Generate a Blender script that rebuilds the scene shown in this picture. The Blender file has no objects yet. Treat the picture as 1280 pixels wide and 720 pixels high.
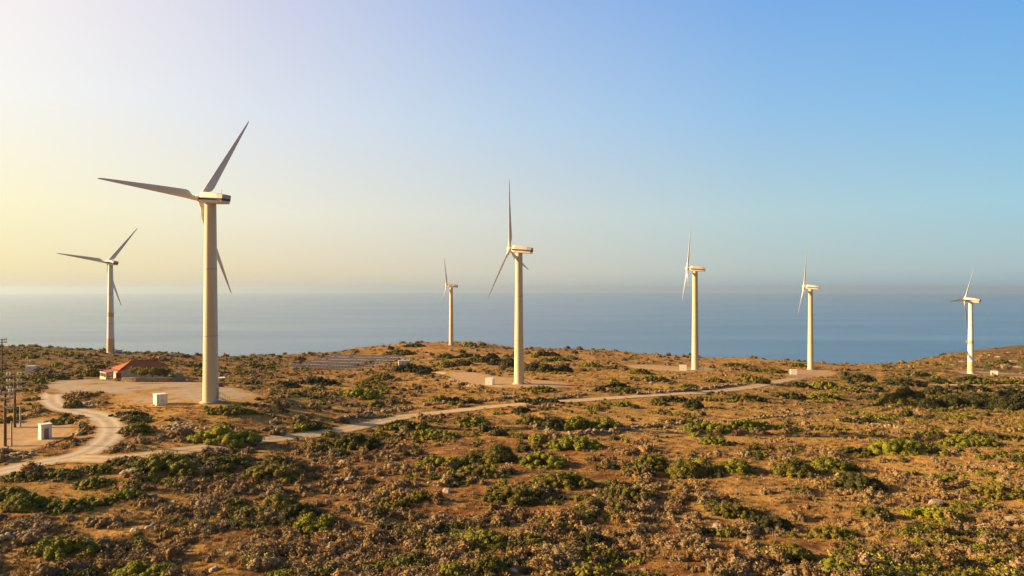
import bpy, math, random
import numpy as np
from mathutils import Vector, Matrix, noise as mnoise
R = math.radians
sc = bpy.context.scene
COL = sc.collection
rnd = random.Random(7)
RNG = np.random.default_rng(11)

# ---------------------------------------------------------------- camera, sky, sun, exposure
F = 853.0                                     # focal length in photo pixels (1280 wide)
cam = bpy.data.cameras.new('camera')
cam.sensor_width = 36.0
cam.lens = 36.0 * F / 1280.0
cam.clip_start = 0.5
cam.clip_end = 200000.0
cam_o = bpy.data.objects.new('camera', cam)
cam_o.location = (0, 0, 0)
cam_o.rotation_euler = (R(90.0), 0, 0)
COL.objects.link(cam_o)
sc.camera = cam_o

SUN_EL, SUN_AZ = 18.5, -89.0                  # azimuth from the view direction, + is right
sun_dir = Vector((math.sin(R(SUN_AZ)) * math.cos(R(SUN_EL)), math.cos(R(SUN_AZ)) * math.cos(R(SUN_EL)), math.sin(R(SUN_EL))))

world = bpy.data.worlds.new('World')
sc.world = world
world.use_nodes = True
wn = world.node_tree.nodes
wl = world.node_tree.links
bg = wn['Background']
sky = wn.new('ShaderNodeTexSky')
sky.sky_type = 'NISHITA'
sky.sun_disc = False
sky.sun_elevation = R(SUN_EL)
sky.sun_rotation = R(SUN_AZ)
sky.altitude = 200
sky.air_density = 1.0
sky.dust_density = 1.2
sky.ozone_density = 2.0
EXPO = 1.4
# the air of that evening, as far as it is in view: a warm glow towards the sun on the left turning to clear blue on the right
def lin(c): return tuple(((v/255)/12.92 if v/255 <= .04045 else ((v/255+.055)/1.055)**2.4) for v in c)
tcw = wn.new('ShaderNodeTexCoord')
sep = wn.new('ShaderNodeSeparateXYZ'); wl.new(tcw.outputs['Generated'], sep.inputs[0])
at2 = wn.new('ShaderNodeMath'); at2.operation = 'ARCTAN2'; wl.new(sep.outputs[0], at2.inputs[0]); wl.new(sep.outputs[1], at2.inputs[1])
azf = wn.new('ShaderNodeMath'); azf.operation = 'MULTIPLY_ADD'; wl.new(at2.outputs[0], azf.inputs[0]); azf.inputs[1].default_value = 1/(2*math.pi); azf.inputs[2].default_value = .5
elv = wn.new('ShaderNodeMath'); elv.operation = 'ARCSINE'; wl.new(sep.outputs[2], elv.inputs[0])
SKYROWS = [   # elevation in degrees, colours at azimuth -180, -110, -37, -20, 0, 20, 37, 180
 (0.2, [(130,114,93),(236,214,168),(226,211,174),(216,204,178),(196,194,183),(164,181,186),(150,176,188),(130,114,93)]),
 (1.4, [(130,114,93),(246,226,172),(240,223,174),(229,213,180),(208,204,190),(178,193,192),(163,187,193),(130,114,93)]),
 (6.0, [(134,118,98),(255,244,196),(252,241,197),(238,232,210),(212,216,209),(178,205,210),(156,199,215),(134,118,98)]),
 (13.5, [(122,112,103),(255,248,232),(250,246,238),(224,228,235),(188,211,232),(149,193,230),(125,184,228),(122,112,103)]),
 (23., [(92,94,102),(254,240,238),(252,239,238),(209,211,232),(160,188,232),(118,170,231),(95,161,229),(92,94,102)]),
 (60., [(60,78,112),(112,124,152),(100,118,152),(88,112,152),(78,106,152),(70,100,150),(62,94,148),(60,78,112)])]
AZS = [-180,-110,-37,-20,0,20,37,180]  # behind the camera and overhead the unseen sky is toned to set the fill
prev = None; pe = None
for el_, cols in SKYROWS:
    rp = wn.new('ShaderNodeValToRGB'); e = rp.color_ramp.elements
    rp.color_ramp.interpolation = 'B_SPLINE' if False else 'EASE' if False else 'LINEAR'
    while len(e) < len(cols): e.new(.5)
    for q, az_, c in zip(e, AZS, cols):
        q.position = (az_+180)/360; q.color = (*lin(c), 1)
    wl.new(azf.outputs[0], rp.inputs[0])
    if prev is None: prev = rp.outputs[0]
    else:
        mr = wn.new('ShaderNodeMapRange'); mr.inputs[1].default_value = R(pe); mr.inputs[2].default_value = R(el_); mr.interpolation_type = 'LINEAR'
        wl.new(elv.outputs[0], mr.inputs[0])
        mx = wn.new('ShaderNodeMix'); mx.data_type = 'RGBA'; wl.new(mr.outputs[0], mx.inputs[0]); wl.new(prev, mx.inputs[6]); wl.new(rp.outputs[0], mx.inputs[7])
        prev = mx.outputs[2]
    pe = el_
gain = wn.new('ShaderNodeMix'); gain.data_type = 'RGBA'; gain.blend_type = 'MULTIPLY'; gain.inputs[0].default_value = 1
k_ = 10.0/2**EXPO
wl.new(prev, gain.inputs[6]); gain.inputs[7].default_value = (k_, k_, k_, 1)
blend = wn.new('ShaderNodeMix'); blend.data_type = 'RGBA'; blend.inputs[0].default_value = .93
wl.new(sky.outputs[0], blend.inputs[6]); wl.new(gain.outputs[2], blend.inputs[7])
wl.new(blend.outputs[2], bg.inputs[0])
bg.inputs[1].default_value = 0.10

sun = bpy.data.lights.new('sun', 'SUN')
sun.energy = 5.0
sun.angle = R(0.55)
sun.color = (1.0, 0.68, 0.33)
sun_o = bpy.data.objects.new('sun', sun)
sun_o.rotation_euler = sun_dir.to_track_quat('Z', 'Y').to_euler()
sun_o.location = (-300, 0, 200)
COL.objects.link(sun_o)

sc.view_settings.view_transform = 'Standard'
sc.view_settings.look = 'None'
sc.view_settings.gamma = 1.0
sc.view_settings.use_curve_mapping = False
sc.view_settings.exposure = EXPO
sc.render.engine = 'CYCLES'
sc.cycles.use_denoising = True
sc.cycles.max_bounces = 6
sc.cycles.diffuse_bounces = 3
sc.cycles.volume_bounces = 1

SEA = -260.0

# ---------------------------------------------------------------- helpers
class MB:
    """collects faces for ONE mesh"""
    def __init__(s):
        s.v, s.f, s.sm = [], [], []
    def add(s, vs, fs, smooth=False):
        b = len(s.v)
        s.v.extend([tuple(p) for p in vs])
        for f in fs:
            s.f.append([b + i for i in f]); s.sm.append(smooth)
    def box(s, x0, x1, y0, y1, z0, z1, M=None):
        vs = [Vector(p) for p in ((x0,y0,z0),(x1,y0,z0),(x1,y1,z0),(x0,y1,z0),(x0,y0,z1),(x1,y0,z1),(x1,y1,z1),(x0,y1,z1))]
        if M is not None: vs = [M @ p for p in vs]
        s.add(vs, [(0,3,2,1),(4,5,6,7),(0,1,5,4),(1,2,6,5),(2,3,7,6),(3,0,4,7)])
    def rings(s, rings, cap=True, smooth=True):
        n = len(rings[0])
        vs = [p for r in rings for p in r]
        fs = []
        for i in range(len(rings) - 1):
            for j in range(n):
                k = (j + 1) % n
                fs.append((i*n+j, i*n+k, (i+1)*n+k, (i+1)*n+j))
        s.add(vs, fs, smooth)
        if cap:
            s.add(rings[0], [tuple(reversed(range(n)))]); s.add(rings[-1], [tuple(range(n))])
    def lathe(s, prof, n=32, c=(0,0), cap=True, smooth=True):
        s.rings([[(c[0]+r*math.cos(2*math.pi*j/n), c[1]+r*math.sin(2*math.pi*j/n), z) for j in range(n)] for r, z in prof], cap, smooth)
    def tube(s, a, b, r0, r1=None, n=8):
        a, b = Vector(a), Vector(b); r1 = r0 if r1 is None else r1
        d = (b - a).normalized(); u = d.orthogonal().normalized(); w = d.cross(u)
        s.rings([[p + (u*math.cos(2*math.pi*j/n) + w*math.sin(2*math.pi*j/n))*r for j in range(n)] for p, r in ((a, r0), (b, r1))])
    def mesh(s, name, mat):
        me = bpy.data.meshes.new(name)
        me.from_pydata(s.v, [], s.f)
        me.polygons.foreach_set('use_smooth', s.sm)
        if mat: me.materials.append(mat)
        me.update()
        return me
    def build(s, name, mat, parent=None):
        o = bpy.data.objects.new(name, s.mesh(name, mat))
        COL.objects.link(o)
        if parent is not None: o.parent = parent
        return o

def tag(o, label=None, cat=None, group=None, kind=None):
    if label: o['label'] = label
    if cat: o['category'] = cat
    if group: o['group'] = group
    if kind: o['kind'] = kind
    return o
def empty(name, loc, rz=0.0):
    o = bpy.data.objects.new(name, None)
    o.location = loc; o.rotation_euler = (0, 0, rz)
    o.empty_display_size = 0.5
    COL.objects.link(o)
    return o
def copy_tree(o, parent=None):
    c = o.copy(); COL.objects.link(c)
    if parent is not None: c.parent = parent
    for ch in list(o.children): copy_tree(ch, c)
    return c

# numpy value noise
_perm = RNG.random((256, 256)).astype(np.float32)
def vnoise(x, y):
    xi = np.floor(x).astype(int); yi = np.floor(y).astype(int)
    fx = x - xi; fy = y - yi
    fx = fx*fx*(3-2*fx); fy = fy*fy*(3-2*fy)
    a = _perm[xi % 256, yi % 256]; b = _perm[(xi+1) % 256, yi % 256]
    c = _perm[xi % 256, (yi+1) % 256]; d = _perm[(xi+1) % 256, (yi+1) % 256]
    return (a*(1-fx)+b*fx)*(1-fy) + (c*(1-fx)+d*fx)*fy
def fbm(x, y, o=4):
    s = 0; a = .5; t = 0
    for i in range(o):
        s = s + a*vnoise(x+i*17.3, y+i*9.1); t += a; x = x*2.03; y = y*2.03; a *= .5
    return s / t

# ---------------------------------------------------------------- terrain shape
# (photo column, photo row, depth in metres): what the ground does along the view
CP = [(0,720,60),(320,720,61),(640,720,62),(960,720,64),(1280,720,66),
 (0,650,74),(320,640,81),(640,640,84),(960,640,86),(1280,640,88),
 (60,600,88),(320,590,98),(640,600,98),(960,590,108),(1280,590,110),
 (20,560,105),(140,575,97),(10,540,118),(90,535,121),(400,540,132),(640,540,138),(900,540,143),(1150,560,129),(1280,555,135),
 (263,503,142),(180,503,143),(320,500,147),(100,500,146),(0,500,146),(90,477,192),(180,477,195),(250,480,184),(300,470,245),
 (480,505,172),(640,500,183),(760,500,190),(900,500,200),(1000,500,222),(1110,508,214),(1200,512,206),(1280,510,214),
 (0,465,222),(38,465,225),(138,442,323),(0,433,362),(60,434.5,356),(100,437,347),(185,442,345),(205,440.5,342),(228,442.5,345),(240,446,352),(300,447,378),(340,446.5,392),(400,443,430),
 (360,459,318),(450,462,312),(415,446.5,412),(505,447.5,395),(450,437,470),(510,430.5,482),(564,431.4,465.6),(600,430.5,480),
 (540,466,285),(590,464,283),(648.7,480,218.1),(700,482,217),(600,480,222),(650,437,462),(720,437,452),(620,455,330),(700,465,292),(770,441,442),(760,470,256),(830,446,430),(868.9,462.4,307),(800,460,312),(900,470,275),(900,449,420),(960,450,412),(1000,452,420),(940,482,244),
 (1013.2,462,379),(960,464,365),(1000,470,330),(1060,457,442),(1130,456,442),(1050,475,322),(1110,488,268),(1180,500,235),(1280,497,240),(1180,482,318),(1280,481,322),(1213.5,467,372.8),(1280,470,372),(1180,463,382),(1200,443,520),(1280,433,600),(1250,450,470)]
cp = np.array([((x-640)/F*d, d, -(y-360)/F*d) for x, y, d in CP] +
  [(-420,d,h) for d, h in ((60,-25),(120,-24.5),(200,-26.5),(300,-30),(400,-32))] +
  [(520,d,h) for d, h in ((60,-30),(140,-33),(240,-40),(320,-46),(400,-49),(600,-52))] +
  [(x,y,-27) for x in (-300,0,300) for y in (-200,-60,20)])
SC_ = 100.0
P2 = cp[:, :2] / SC_
def tps(r2): return r2*np.log(r2+1e-9)
_n = len(cp)
_A = tps(((P2[:, None]-P2[None])**2).sum(-1)) + np.eye(_n)*2e-3
_Q = np.c_[np.ones(_n), P2]
_S = np.block([[_A, _Q], [_Q.T, np.zeros((3, 3))]])
_w = np.linalg.solve(_S, np.r_[cp[:, 2], 0, 0, 0])
_ru = (np.array([-400,0,100,205,240,300,400,450,510,600,650,720,830,900,960,1060,1130,1200,1280,1700])-640)/F
_rd = np.array([370,364,350,346,354,382,436,474,488,486,466,456,434,424,416,446,446,530,612,680.])
def H0(X, Y):
    X = np.asarray(X, float); Y = np.asarray(Y, float)
    sh = X.shape; x = X.ravel()/SC_; y = Y.ravel()/SC_
    out = np.empty(x.size)
    for i in range(0, x.size, 40000):
        a = x[i:i+40000]; b = y[i:i+40000]
        r2 = (a[:, None]-P2[None, :, 0])**2 + (b[:, None]-P2[None, :, 1])**2
        out[i:i+40000] = tps(r2) @ _w[:_n] + _w[_n] + _w[_n+1]*a + _w[_n+2]*b
    X_, Y_ = X.ravel(), Y.ravel()
    u = X_/np.maximum(Y_, 30)
    ridge = np.interp(u, _ru, _rd)
    over = np.maximum(0, Y_ - ridge - 4)
    out = np.clip(out, -75, -12)
    # beyond the brow the plateau falls to the sea
    out = out - np.minimum(.004*over**2, .62*over)
    side = np.maximum(0, np.abs(X_) - 620); back = np.maximum(0, -Y_ - 250)
    out = out - .4*side - .4*back
    return np.maximum(out, SEA-25).reshape(sh)
_YS = np.geomspace(50, 640, 1500)
def ground0(px, py):
    """the first point of the smooth terrain that the photo's pixel (px, py) shows"""
    u = (px-640)/F
    h = H0(u*_YS, _YS)
    d = h + (py-360)/F*_YS
    k = np.argmax(d > 0)
    if not (d > 0).any():
        k = int(np.argmax(d/_YS))
        return np.array([u*_YS[k], _YS[k], h[k]])
    if k > 0:
        t = d[k-1]/(d[k-1]-d[k]); Y = _YS[k-1] + t*(_YS[k]-_YS[k-1])
    else: Y = _YS[0]
    return np.array([u*Y, Y, -(py-360)/F*Y])
def project(X, Y, Z): return 640+F*X/Y, 360-F*Z/Y

def catmull(pts, step):
    pts = [np.array(p, float) for p in pts]
    pts = [2*pts[0]-pts[1]] + pts + [2*pts[-1]-pts[-2]]
    out = []
    for i in range(1, len(pts)-2):
        p0, p1, p2, p3 = pts[i-1:i+3]
        n = max(2, int(np.linalg.norm(p2-p1)/step))
        for t in np.linspace(0, 1, n, endpoint=False):
            out.append(.5*((2*p1)+(-p0+p2)*t+(2*p0-5*p1+4*p2-p3)*t*t+(-p0+3*p1-3*p2+p3)*t**3))
    out.append(pts[-2])
    return np.array(out)

# tracks: (name, label, width, photo points along the middle)
ROADS = [
 ('gravel_road', 'pale gravel road winding in an S from the left edge up to the yard of the red-roofed house', 4.1,
  [(-60,603),(0,590),(50,579),(95,570),(122,558),(137,544),(138,532),(124,520),(95,514),(72,508),(64,499),(70,490),(90,482),(120,478)]),
 ('dirt_track', 'narrow sandy track running across the middle of the hillside', 3.9,
  [(95,573),(150,573),(230,563),(330,550),(440,535),(520,519),(600,510),(640,506.5),(700,502),(760,498),(860,491.5),(910,487.5),(945,482.5),(975,476.5),(1000,472.5),(1030,470)]),
 ('side_track', 'straight sandy track leading off past the rightmost turbine', 5.0,
  [(1165,481.5),(1200,481),(1240,481.3),(1280,481.6),(1340,482)]),
 ('access_track', 'sandy access track from the dark hedge down to the centre turbine', 4.2,
  [(488,462.5),(520,463),(545,465),(570,470),(600,476)]),
]
roads = []
for nm, lb, w, pts in ROADS:
    wp = [ground0(x, y)[:2] for x, y in pts]
    roads.append((nm, lb, w, catmull(wp, 0.7)))
# gravel pads: (name, label, photo outline)
PADS = [
 ('gravel_yard', 'wide pale gravel yard in front of the red-roofed house and round the tall turbine',
  [(58,487),(62,479),(90,475),(125,475),(150,477),(200,478),(250,478),(290,485),(316,493),(318,499),(296,505),(250,508),(215,507),(185,507),(160,504),(150,498),(140,493),(120,490),(100,488),(85,491),(70,493)]),
 ('gravel_pad', 'sandy gravel pad at the foot of the centre turbine',
  [(560,466),(585,465),(610,469),(640,473),(670,475),(700,478),(718,482),(700,485),(660,485),(620,484),(585,480),(560,472)]),
 ('gravel_pad', 'sandy gravel pad at the foot of the turbine third from the right',
  [(778,457),(810,456),(850,458),(885,460),(898,463),(880,465),(850,465),(820,463),(795,461)]),
 ('gravel_pad', 'sandy gravel pad where the middle track ends at the second turbine from the right',
  [(975,464),(1000,462),(1030,463),(1046,466),(1040,470),(1015,472),(990,471)]),
 ('gravel_pad', 'sandy gravel pad at the foot of the rightmost turbine',
  [(1180,462),(1195,463),(1220,464),(1250,466),(1290,469),(1290,474),(1250,471),(1220,469),(1195,466)]),
 ('gravel_pad', 'bare dusty clearing round the white kiosk at the left edge',
  [(-20,530),(20,526),(60,523),(90,530),(94,540),(70,552),(45,562),(15,564),(-20,560)]),
]
pads = []
for nm, lb, pts in PADS:
    wp = [ground0(x, y)[:2] for x, y in pts]
    pads.append((nm, lb, catmull(wp+[wp[0]], 1.0)[:-1]))

# distance to bare ground, kept in a 1 m raster
GX0, GY0, GN, GM = -420, 30, 900, 420*2
bare = np.full((GM, GN), 30.0, np.float32)
gx = GX0 + np.arange(GM) + .5; gy = GY0 + np.arange(GN) + .5
def stamp(x, y, r):
    i0 = int(x-GX0); j0 = int(y-GY0); k = 14
    i1, i2, j1, j2 = max(0, i0-k), min(GM, i0+k+1), max(0, j0-k), min(GN, j0+k+1)
    if i1 >= i2 or j1 >= j2: return
    d = np.hypot(gx[i1:i2, None]-x, gy[None, j1:j2]-y) - r
    bare[i1:i2, j1:j2] = np.minimum(bare[i1:i2, j1:j2], d)
for nm, lb, w, L in roads:
    for p in L[::2]: stamp(p[0], p[1], w/2)
def inside(poly, X, Y):
    c = np.zeros(X.shape, bool); n = len(poly)
    for i in range(n):
        x1, y1 = poly[i]; x2, y2 = poly[(i+1) % n]
        m = ((y1 > Y) != (y2 > Y)) & (X < (x2-x1)*(Y-y1)/((y2-y1) or 1e-9)+x1)
        c ^= m
    return c
GXX, GYY = np.meshgrid(gx, gy, indexing='ij')
for nm, lb, L in pads:
    for p in L: stamp(p[0], p[1], 0)
    m = inside(L, GXX, GYY)
    bare[m] = np.minimum(bare[m], -1.0)
def bare_d(X, Y):
    i = np.clip((np.asarray(X)-GX0).astype(int), 0, GM-1); j = np.clip((np.asarray(Y)-GY0).astype(int), 0, GN-1)
    return bare[i, j]

def H(X, Y):
    X = np.asarray(X, float); Y = np.asarray(Y, float)
    m = np.clip((bare_d(X, Y)-.6)/3.0, 0, 1)
    rel = (fbm(X/9.0+40, Y/9.0+12, 3)-.5)*1.1 + (fbm(X/2.6, Y/2.6, 2)-.5)*.30
    return H0(X, Y) + rel*m
def ground(px, py):
    p = ground0(px, py)
    return Vector((p[0], p[1], float(H(p[0], p[1]))))
def at(px, Y):
    """the ground point in photo column px at depth Y"""
    x = (px-640)/F*Y
    return Vector((x, Y, float(H(x, Y))))

# coarse maps of what grows where, read along photo columns / rows
MX = np.arange(0, 1281, 160); MY = np.array([440,470,500,530,560,600,640,680,720])
TUFT = np.array([[.5,.5,.4,.4,.4,.4,.4,.4,.5],[.6,.3,.5,.5,.3,.2,.3,.5,.6],[.5,.1,.4,.4,.35,.25,.3,.5,.6],[.2,.5,.6,.5,.3,.12,.25,.35,.45],
 [.4,.5,.5,.7,.5,.4,.35,.3,.3],[.2,.3,.75,.9,.8,.5,.4,.25,.25],[.08,.25,.8,1,1,.8,.4,.3,.3],[.1,.4,.75,1,1,.9,.75,.5,.35],[.25,.55,.85,1,1,1,.95,.7,.5]])
STRAW = np.array([[.3,.3,.3,.4,.5,.5,.5,.5,.3],[.3,.5,.4,.6,.7,.6,.6,.5,.3],[.4,.6,.9,.6,.6,.6,.7,.3,.2],[.6,.6,.5,.4,.6,.95,.8,.7,.5],
 [.5,.5,.4,.3,.3,.3,.6,.8,.7],[.5,.5,.3,.2,.2,.3,.6,.8,.7],[.6,.6,.3,.25,.25,.3,.7,.7,.6],[.4,.5,.3,.3,.3,.3,.4,.5,.5],[.4,.4,.3,.3,.3,.3,.3,.4,.5]])
SCRUB = np.array([[.7,.7,.6,.35,.3,.3,.35,.4,.6],[.7,.3,.4,.2,.2,.2,.3,.5,.7],[.3,.1,.15,.2,.2,.2,.3,.8,.9],[.2,.3,.2,.3,.2,.1,.2,.4,.4],
 [.2,.2,.2,.2,.2,.1,.15,.2,.2],[.1,.2,.3,.2,.2,.2,.2,.15,.2],[.1,.1,.3,.15,.15,.15,.15,.15,.15],[.1,.1,.1,.1,.15,.15,.15,.1,.1],[.1,.1,.1,.1,.1,.1,.1,.1,.1]])
def lookup(T, X, Y, Z):
    Ys = np.maximum(Y, 20)
    px = np.clip((640+F*X/Ys)/160, 0, 7.999); py = np.clip(360-F*Z/Ys, 440, 719.9)
    k = np.clip(np.searchsorted(MY, py, side='right')-1, 0, 7); t = (py-MY[k])/(MY[k+1]-MY[k])
    i = px.astype(int); s = px-i
    return (T[k, i]*(1-s)+T[k, i+1]*s)*(1-t)+(T[k+1, i]*(1-s)+T[k+1, i+1]*s)*t

# ---------------------------------------------------------------- materials
def new_mat(name):
    m = bpy.data.materials.new(name); m.use_nodes = True
    nt = m.node_tree
    return m, nt.nodes, nt.links, nt.nodes['Principled BSDF']
def N(nodes, t, **kw):
    n = nodes.new(t)
    for k, v in kw.items(): setattr(n, k, v)
    return n
def noise_node(nodes, links, scale, detail=4, rough=.6, coord='Object', vec=None):
    tc = nodes.new('ShaderNodeTexCoord'); n = nodes.new('ShaderNodeTexNoise')
    n.inputs['Scale'].default_value = scale; n.inputs['Detail'].default_value = detail; n.inputs['Roughness'].default_value = rough
    links.new(vec if vec is not None else tc.outputs[coord], n.inputs['Vector'])
    return n
def ramp(nodes, links, fac, stops):
    r = nodes.new('ShaderNodeValToRGB')
    e = r.color_ramp.elements
    while len(e) < len(stops): e.new(.5)
    for el, (p, c) in zip(e, stops):
        el.position = p; el.color = (*c, 1) if len(c) == 3 else c
    links.new(fac, r.inputs[0])
    return r
def mix(nodes, links, fac, a, b, mode='MIX'):
    m = nodes.new('ShaderNodeMix'); m.data_type = 'RGBA'; m.blend_type = mode
    for sock, val in ((m.inputs[0], fac), (m.inputs[6], a), (m.inputs[7], b)):
        if isinstance(val, (int, float)): sock.default_value = val
        elif isinstance(val, tuple): sock.default_value = (*val, 1)
        else: links.new(val, sock)
    return m.outputs[2]
def bump(nodes, links, h, bsdf, dist, strength=1.0):
    b = nodes.new('ShaderNodeBump'); b.inputs['Strength'].default_value = strength; b.inputs['Distance'].default_value = dist
    links.new(h, b.inputs['Height']); links.new(b.outputs[0], bsdf.inputs['Normal'])
def paint(name, c, rough=.45, var=.12, scale=1.2, dirt=None, metal=0.0, streak=False):
    m, n, l, b = new_mat(name)
    nz = noise_node(n, l, scale, 5)
    if streak:
        tc = n.new('ShaderNodeTexCoord'); mp = n.new('ShaderNodeMapping'); mp.inputs['Scale'].default_value = (1, 1, .06)
        l.new(tc.outputs['Object'], mp.inputs[0]); l.new(mp.outputs[0], nz.inputs['Vector'])
    d = dirt if dirt else tuple(x*(1-var*2) for x in c)
    r = ramp(n, l, nz.outputs['Fac'], [(.35, c), (.72, d)])
    l.new(r.outputs[0], b.inputs['Base Color'])
    b.inputs['Roughness'].default_value = rough; b.inputs['Metallic'].default_value = metal
    return m

M = {}
M['tower'] = paint('tower_paint', (.66,.565,.39), .45, .06, .9, (.53,.43,.26), streak=True)
M['tower_white'] = paint('tower_white_paint', (.76,.74,.70), .45, .06, .9, (.66,.62,.55), streak=True)
M['ochre'] = paint('ochre_paint', (.66,.47,.22), .5, .1, .8)
M['blade'] = paint('blade_paint', (.72,.66,.59), .4, .05, .3)
M['nacelle'] = paint('nacelle_paint', (.70,.62,.48), .4, .05, .6)
M['stripe'] = paint('stripe_paint', (.10,.085,.14), .95, .1, 1)
M['stripe'].node_tree.nodes['Principled BSDF'].inputs['Specular IOR Level'].default_value = .05
M['grey_metal'] = paint('grey_metal_paint', (.45,.40,.36), .5, .12, 1.2)
M['white'] = paint('white_paint', (.76,.73,.66), .55, .07, 1.5, (.62,.57,.46))
M['white_shade'] = paint('pale_grey_paint', (.6,.58,.53), .6, .1, 2)
M['steel'] = paint('galvanised_steel', (.32,.31,.3), .5, .15, 2, metal=.6)
M['concrete'] = paint('concrete', (.42,.38,.32), .9, .15, 1.2)
M['render'] = paint('cream_render', (.66,.55,.34), .85, .08, .8, (.52,.42,.25))
M['red_door'] = paint('red_door_paint', (.52,.035,.02), .5, .1, 2)
M['brown_door'] = paint('brown_door_paint', (.32,.21,.11), .6, .1, 2)
M['dark_glass'] = paint('dark_window', (.03,.028,.025), .2, .1, 2)
M['porch_red'] = paint('porch_red_sheet', (.36,.06,.045), .6, .12, 1.2)
M['wood'] = paint('weathered_pole_wood', (.15,.085,.04), .85, .2, 3)
M['pale_wood'] = paint('pale_post_wood', (.55,.44,.27), .85, .15, 3)
M['ceramic'] = paint('pale_insulator', (.78,.70,.54), .4, .08, 4)
M['stone'] = paint('limestone', (.30,.22,.14), .95, .2, 1.6, (.15,.105,.065))
M['pale_stone'] = paint('pale_limestone', (.42,.32,.20), .95, .15, 1.2, (.22,.155,.09))
M['bark'] = paint('bark', (.12,.08,.05), .95, .2, 3)
def masonry():
    m, n, l, b = new_mat('stone_masonry')
    tc = n.new('ShaderNodeTexCoord'); v = n.new('ShaderNodeTexVoronoi'); v.inputs['Scale'].default_value = 2.6
    l.new(tc.outputs['Object'], v.inputs['Vector'])
    hs = N(n, 'ShaderNodeSeparateColor'); l.new(v.outputs['Color'], hs.inputs[0])
    r = ramp(n, l, hs.outputs[0], [(0, (.17,.125,.085)), (.6, (.26,.19,.125)), (1, (.36,.27,.17))])
    l.new(r.outputs[0], b.inputs['Base Color']); b.inputs['Roughness'].default_value = .95
    bump(n, l, v.outputs['Distance'], b, .08)
    return m
M['masonry'] = masonry()
def tiles():
    m, n, l, b = new_mat('terracotta_tiles')
    tc = n.new('ShaderNodeTexCoord'); w = n.new('ShaderNodeTexWave'); w.inputs['Scale'].default_value = 1.6; w.inputs['Distortion'].default_value = .6
    w.wave_type = 'BANDS'; w.bands_direction = 'DIAGONAL'
    l.new(tc.outputs['Object'], w.inputs['Vector'])
    nz = noise_node(n, l, 2.2, 5)
    r = ramp(n, l, nz.outputs['Fac'], [(.3, (.36,.085,.016)), (.55, (.46,.125,.024)), (.75, (.52,.18,.045))])
    l.new(r.outputs[0], b.inputs['Base Color']); b.inputs['Roughness'].default_value = .85
    bump(n, l, w.outputs['Fac'], b, .08)
    return m
M['tiles'] = tiles()
def panel_glass():
    m, n, l, b = new_mat('photovoltaic_glass')
    tc = n.new('ShaderNodeTexCoord'); br = n.new('ShaderNodeTexBrick')
    br.offset = 0; br.inputs['Scale'].default_value = 1.0; br.inputs['Brick Width'].default_value = 1.43; br.inputs['Row Height'].default_value = 1.25
    br.inputs['Mortar Size'].default_value = .045; br.inputs['Mortar Smooth'].default_value = .2
    br.inputs['Color1'].default_value = (.040,.034,.046,1); br.inputs['Color2'].default_value = (.055,.045,.055,1); br.inputs['Mortar'].default_value = (.40,.30,.22,1)
    l.new(tc.outputs['UV'], br.inputs['Vector'])
    l.new(br.outputs[0], b.inputs['Base Color']); b.inputs['Roughness'].default_value = .5; b.inputs['Specular IOR Level'].default_value = .25
    return m
M['pv'] = panel_glass()

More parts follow.
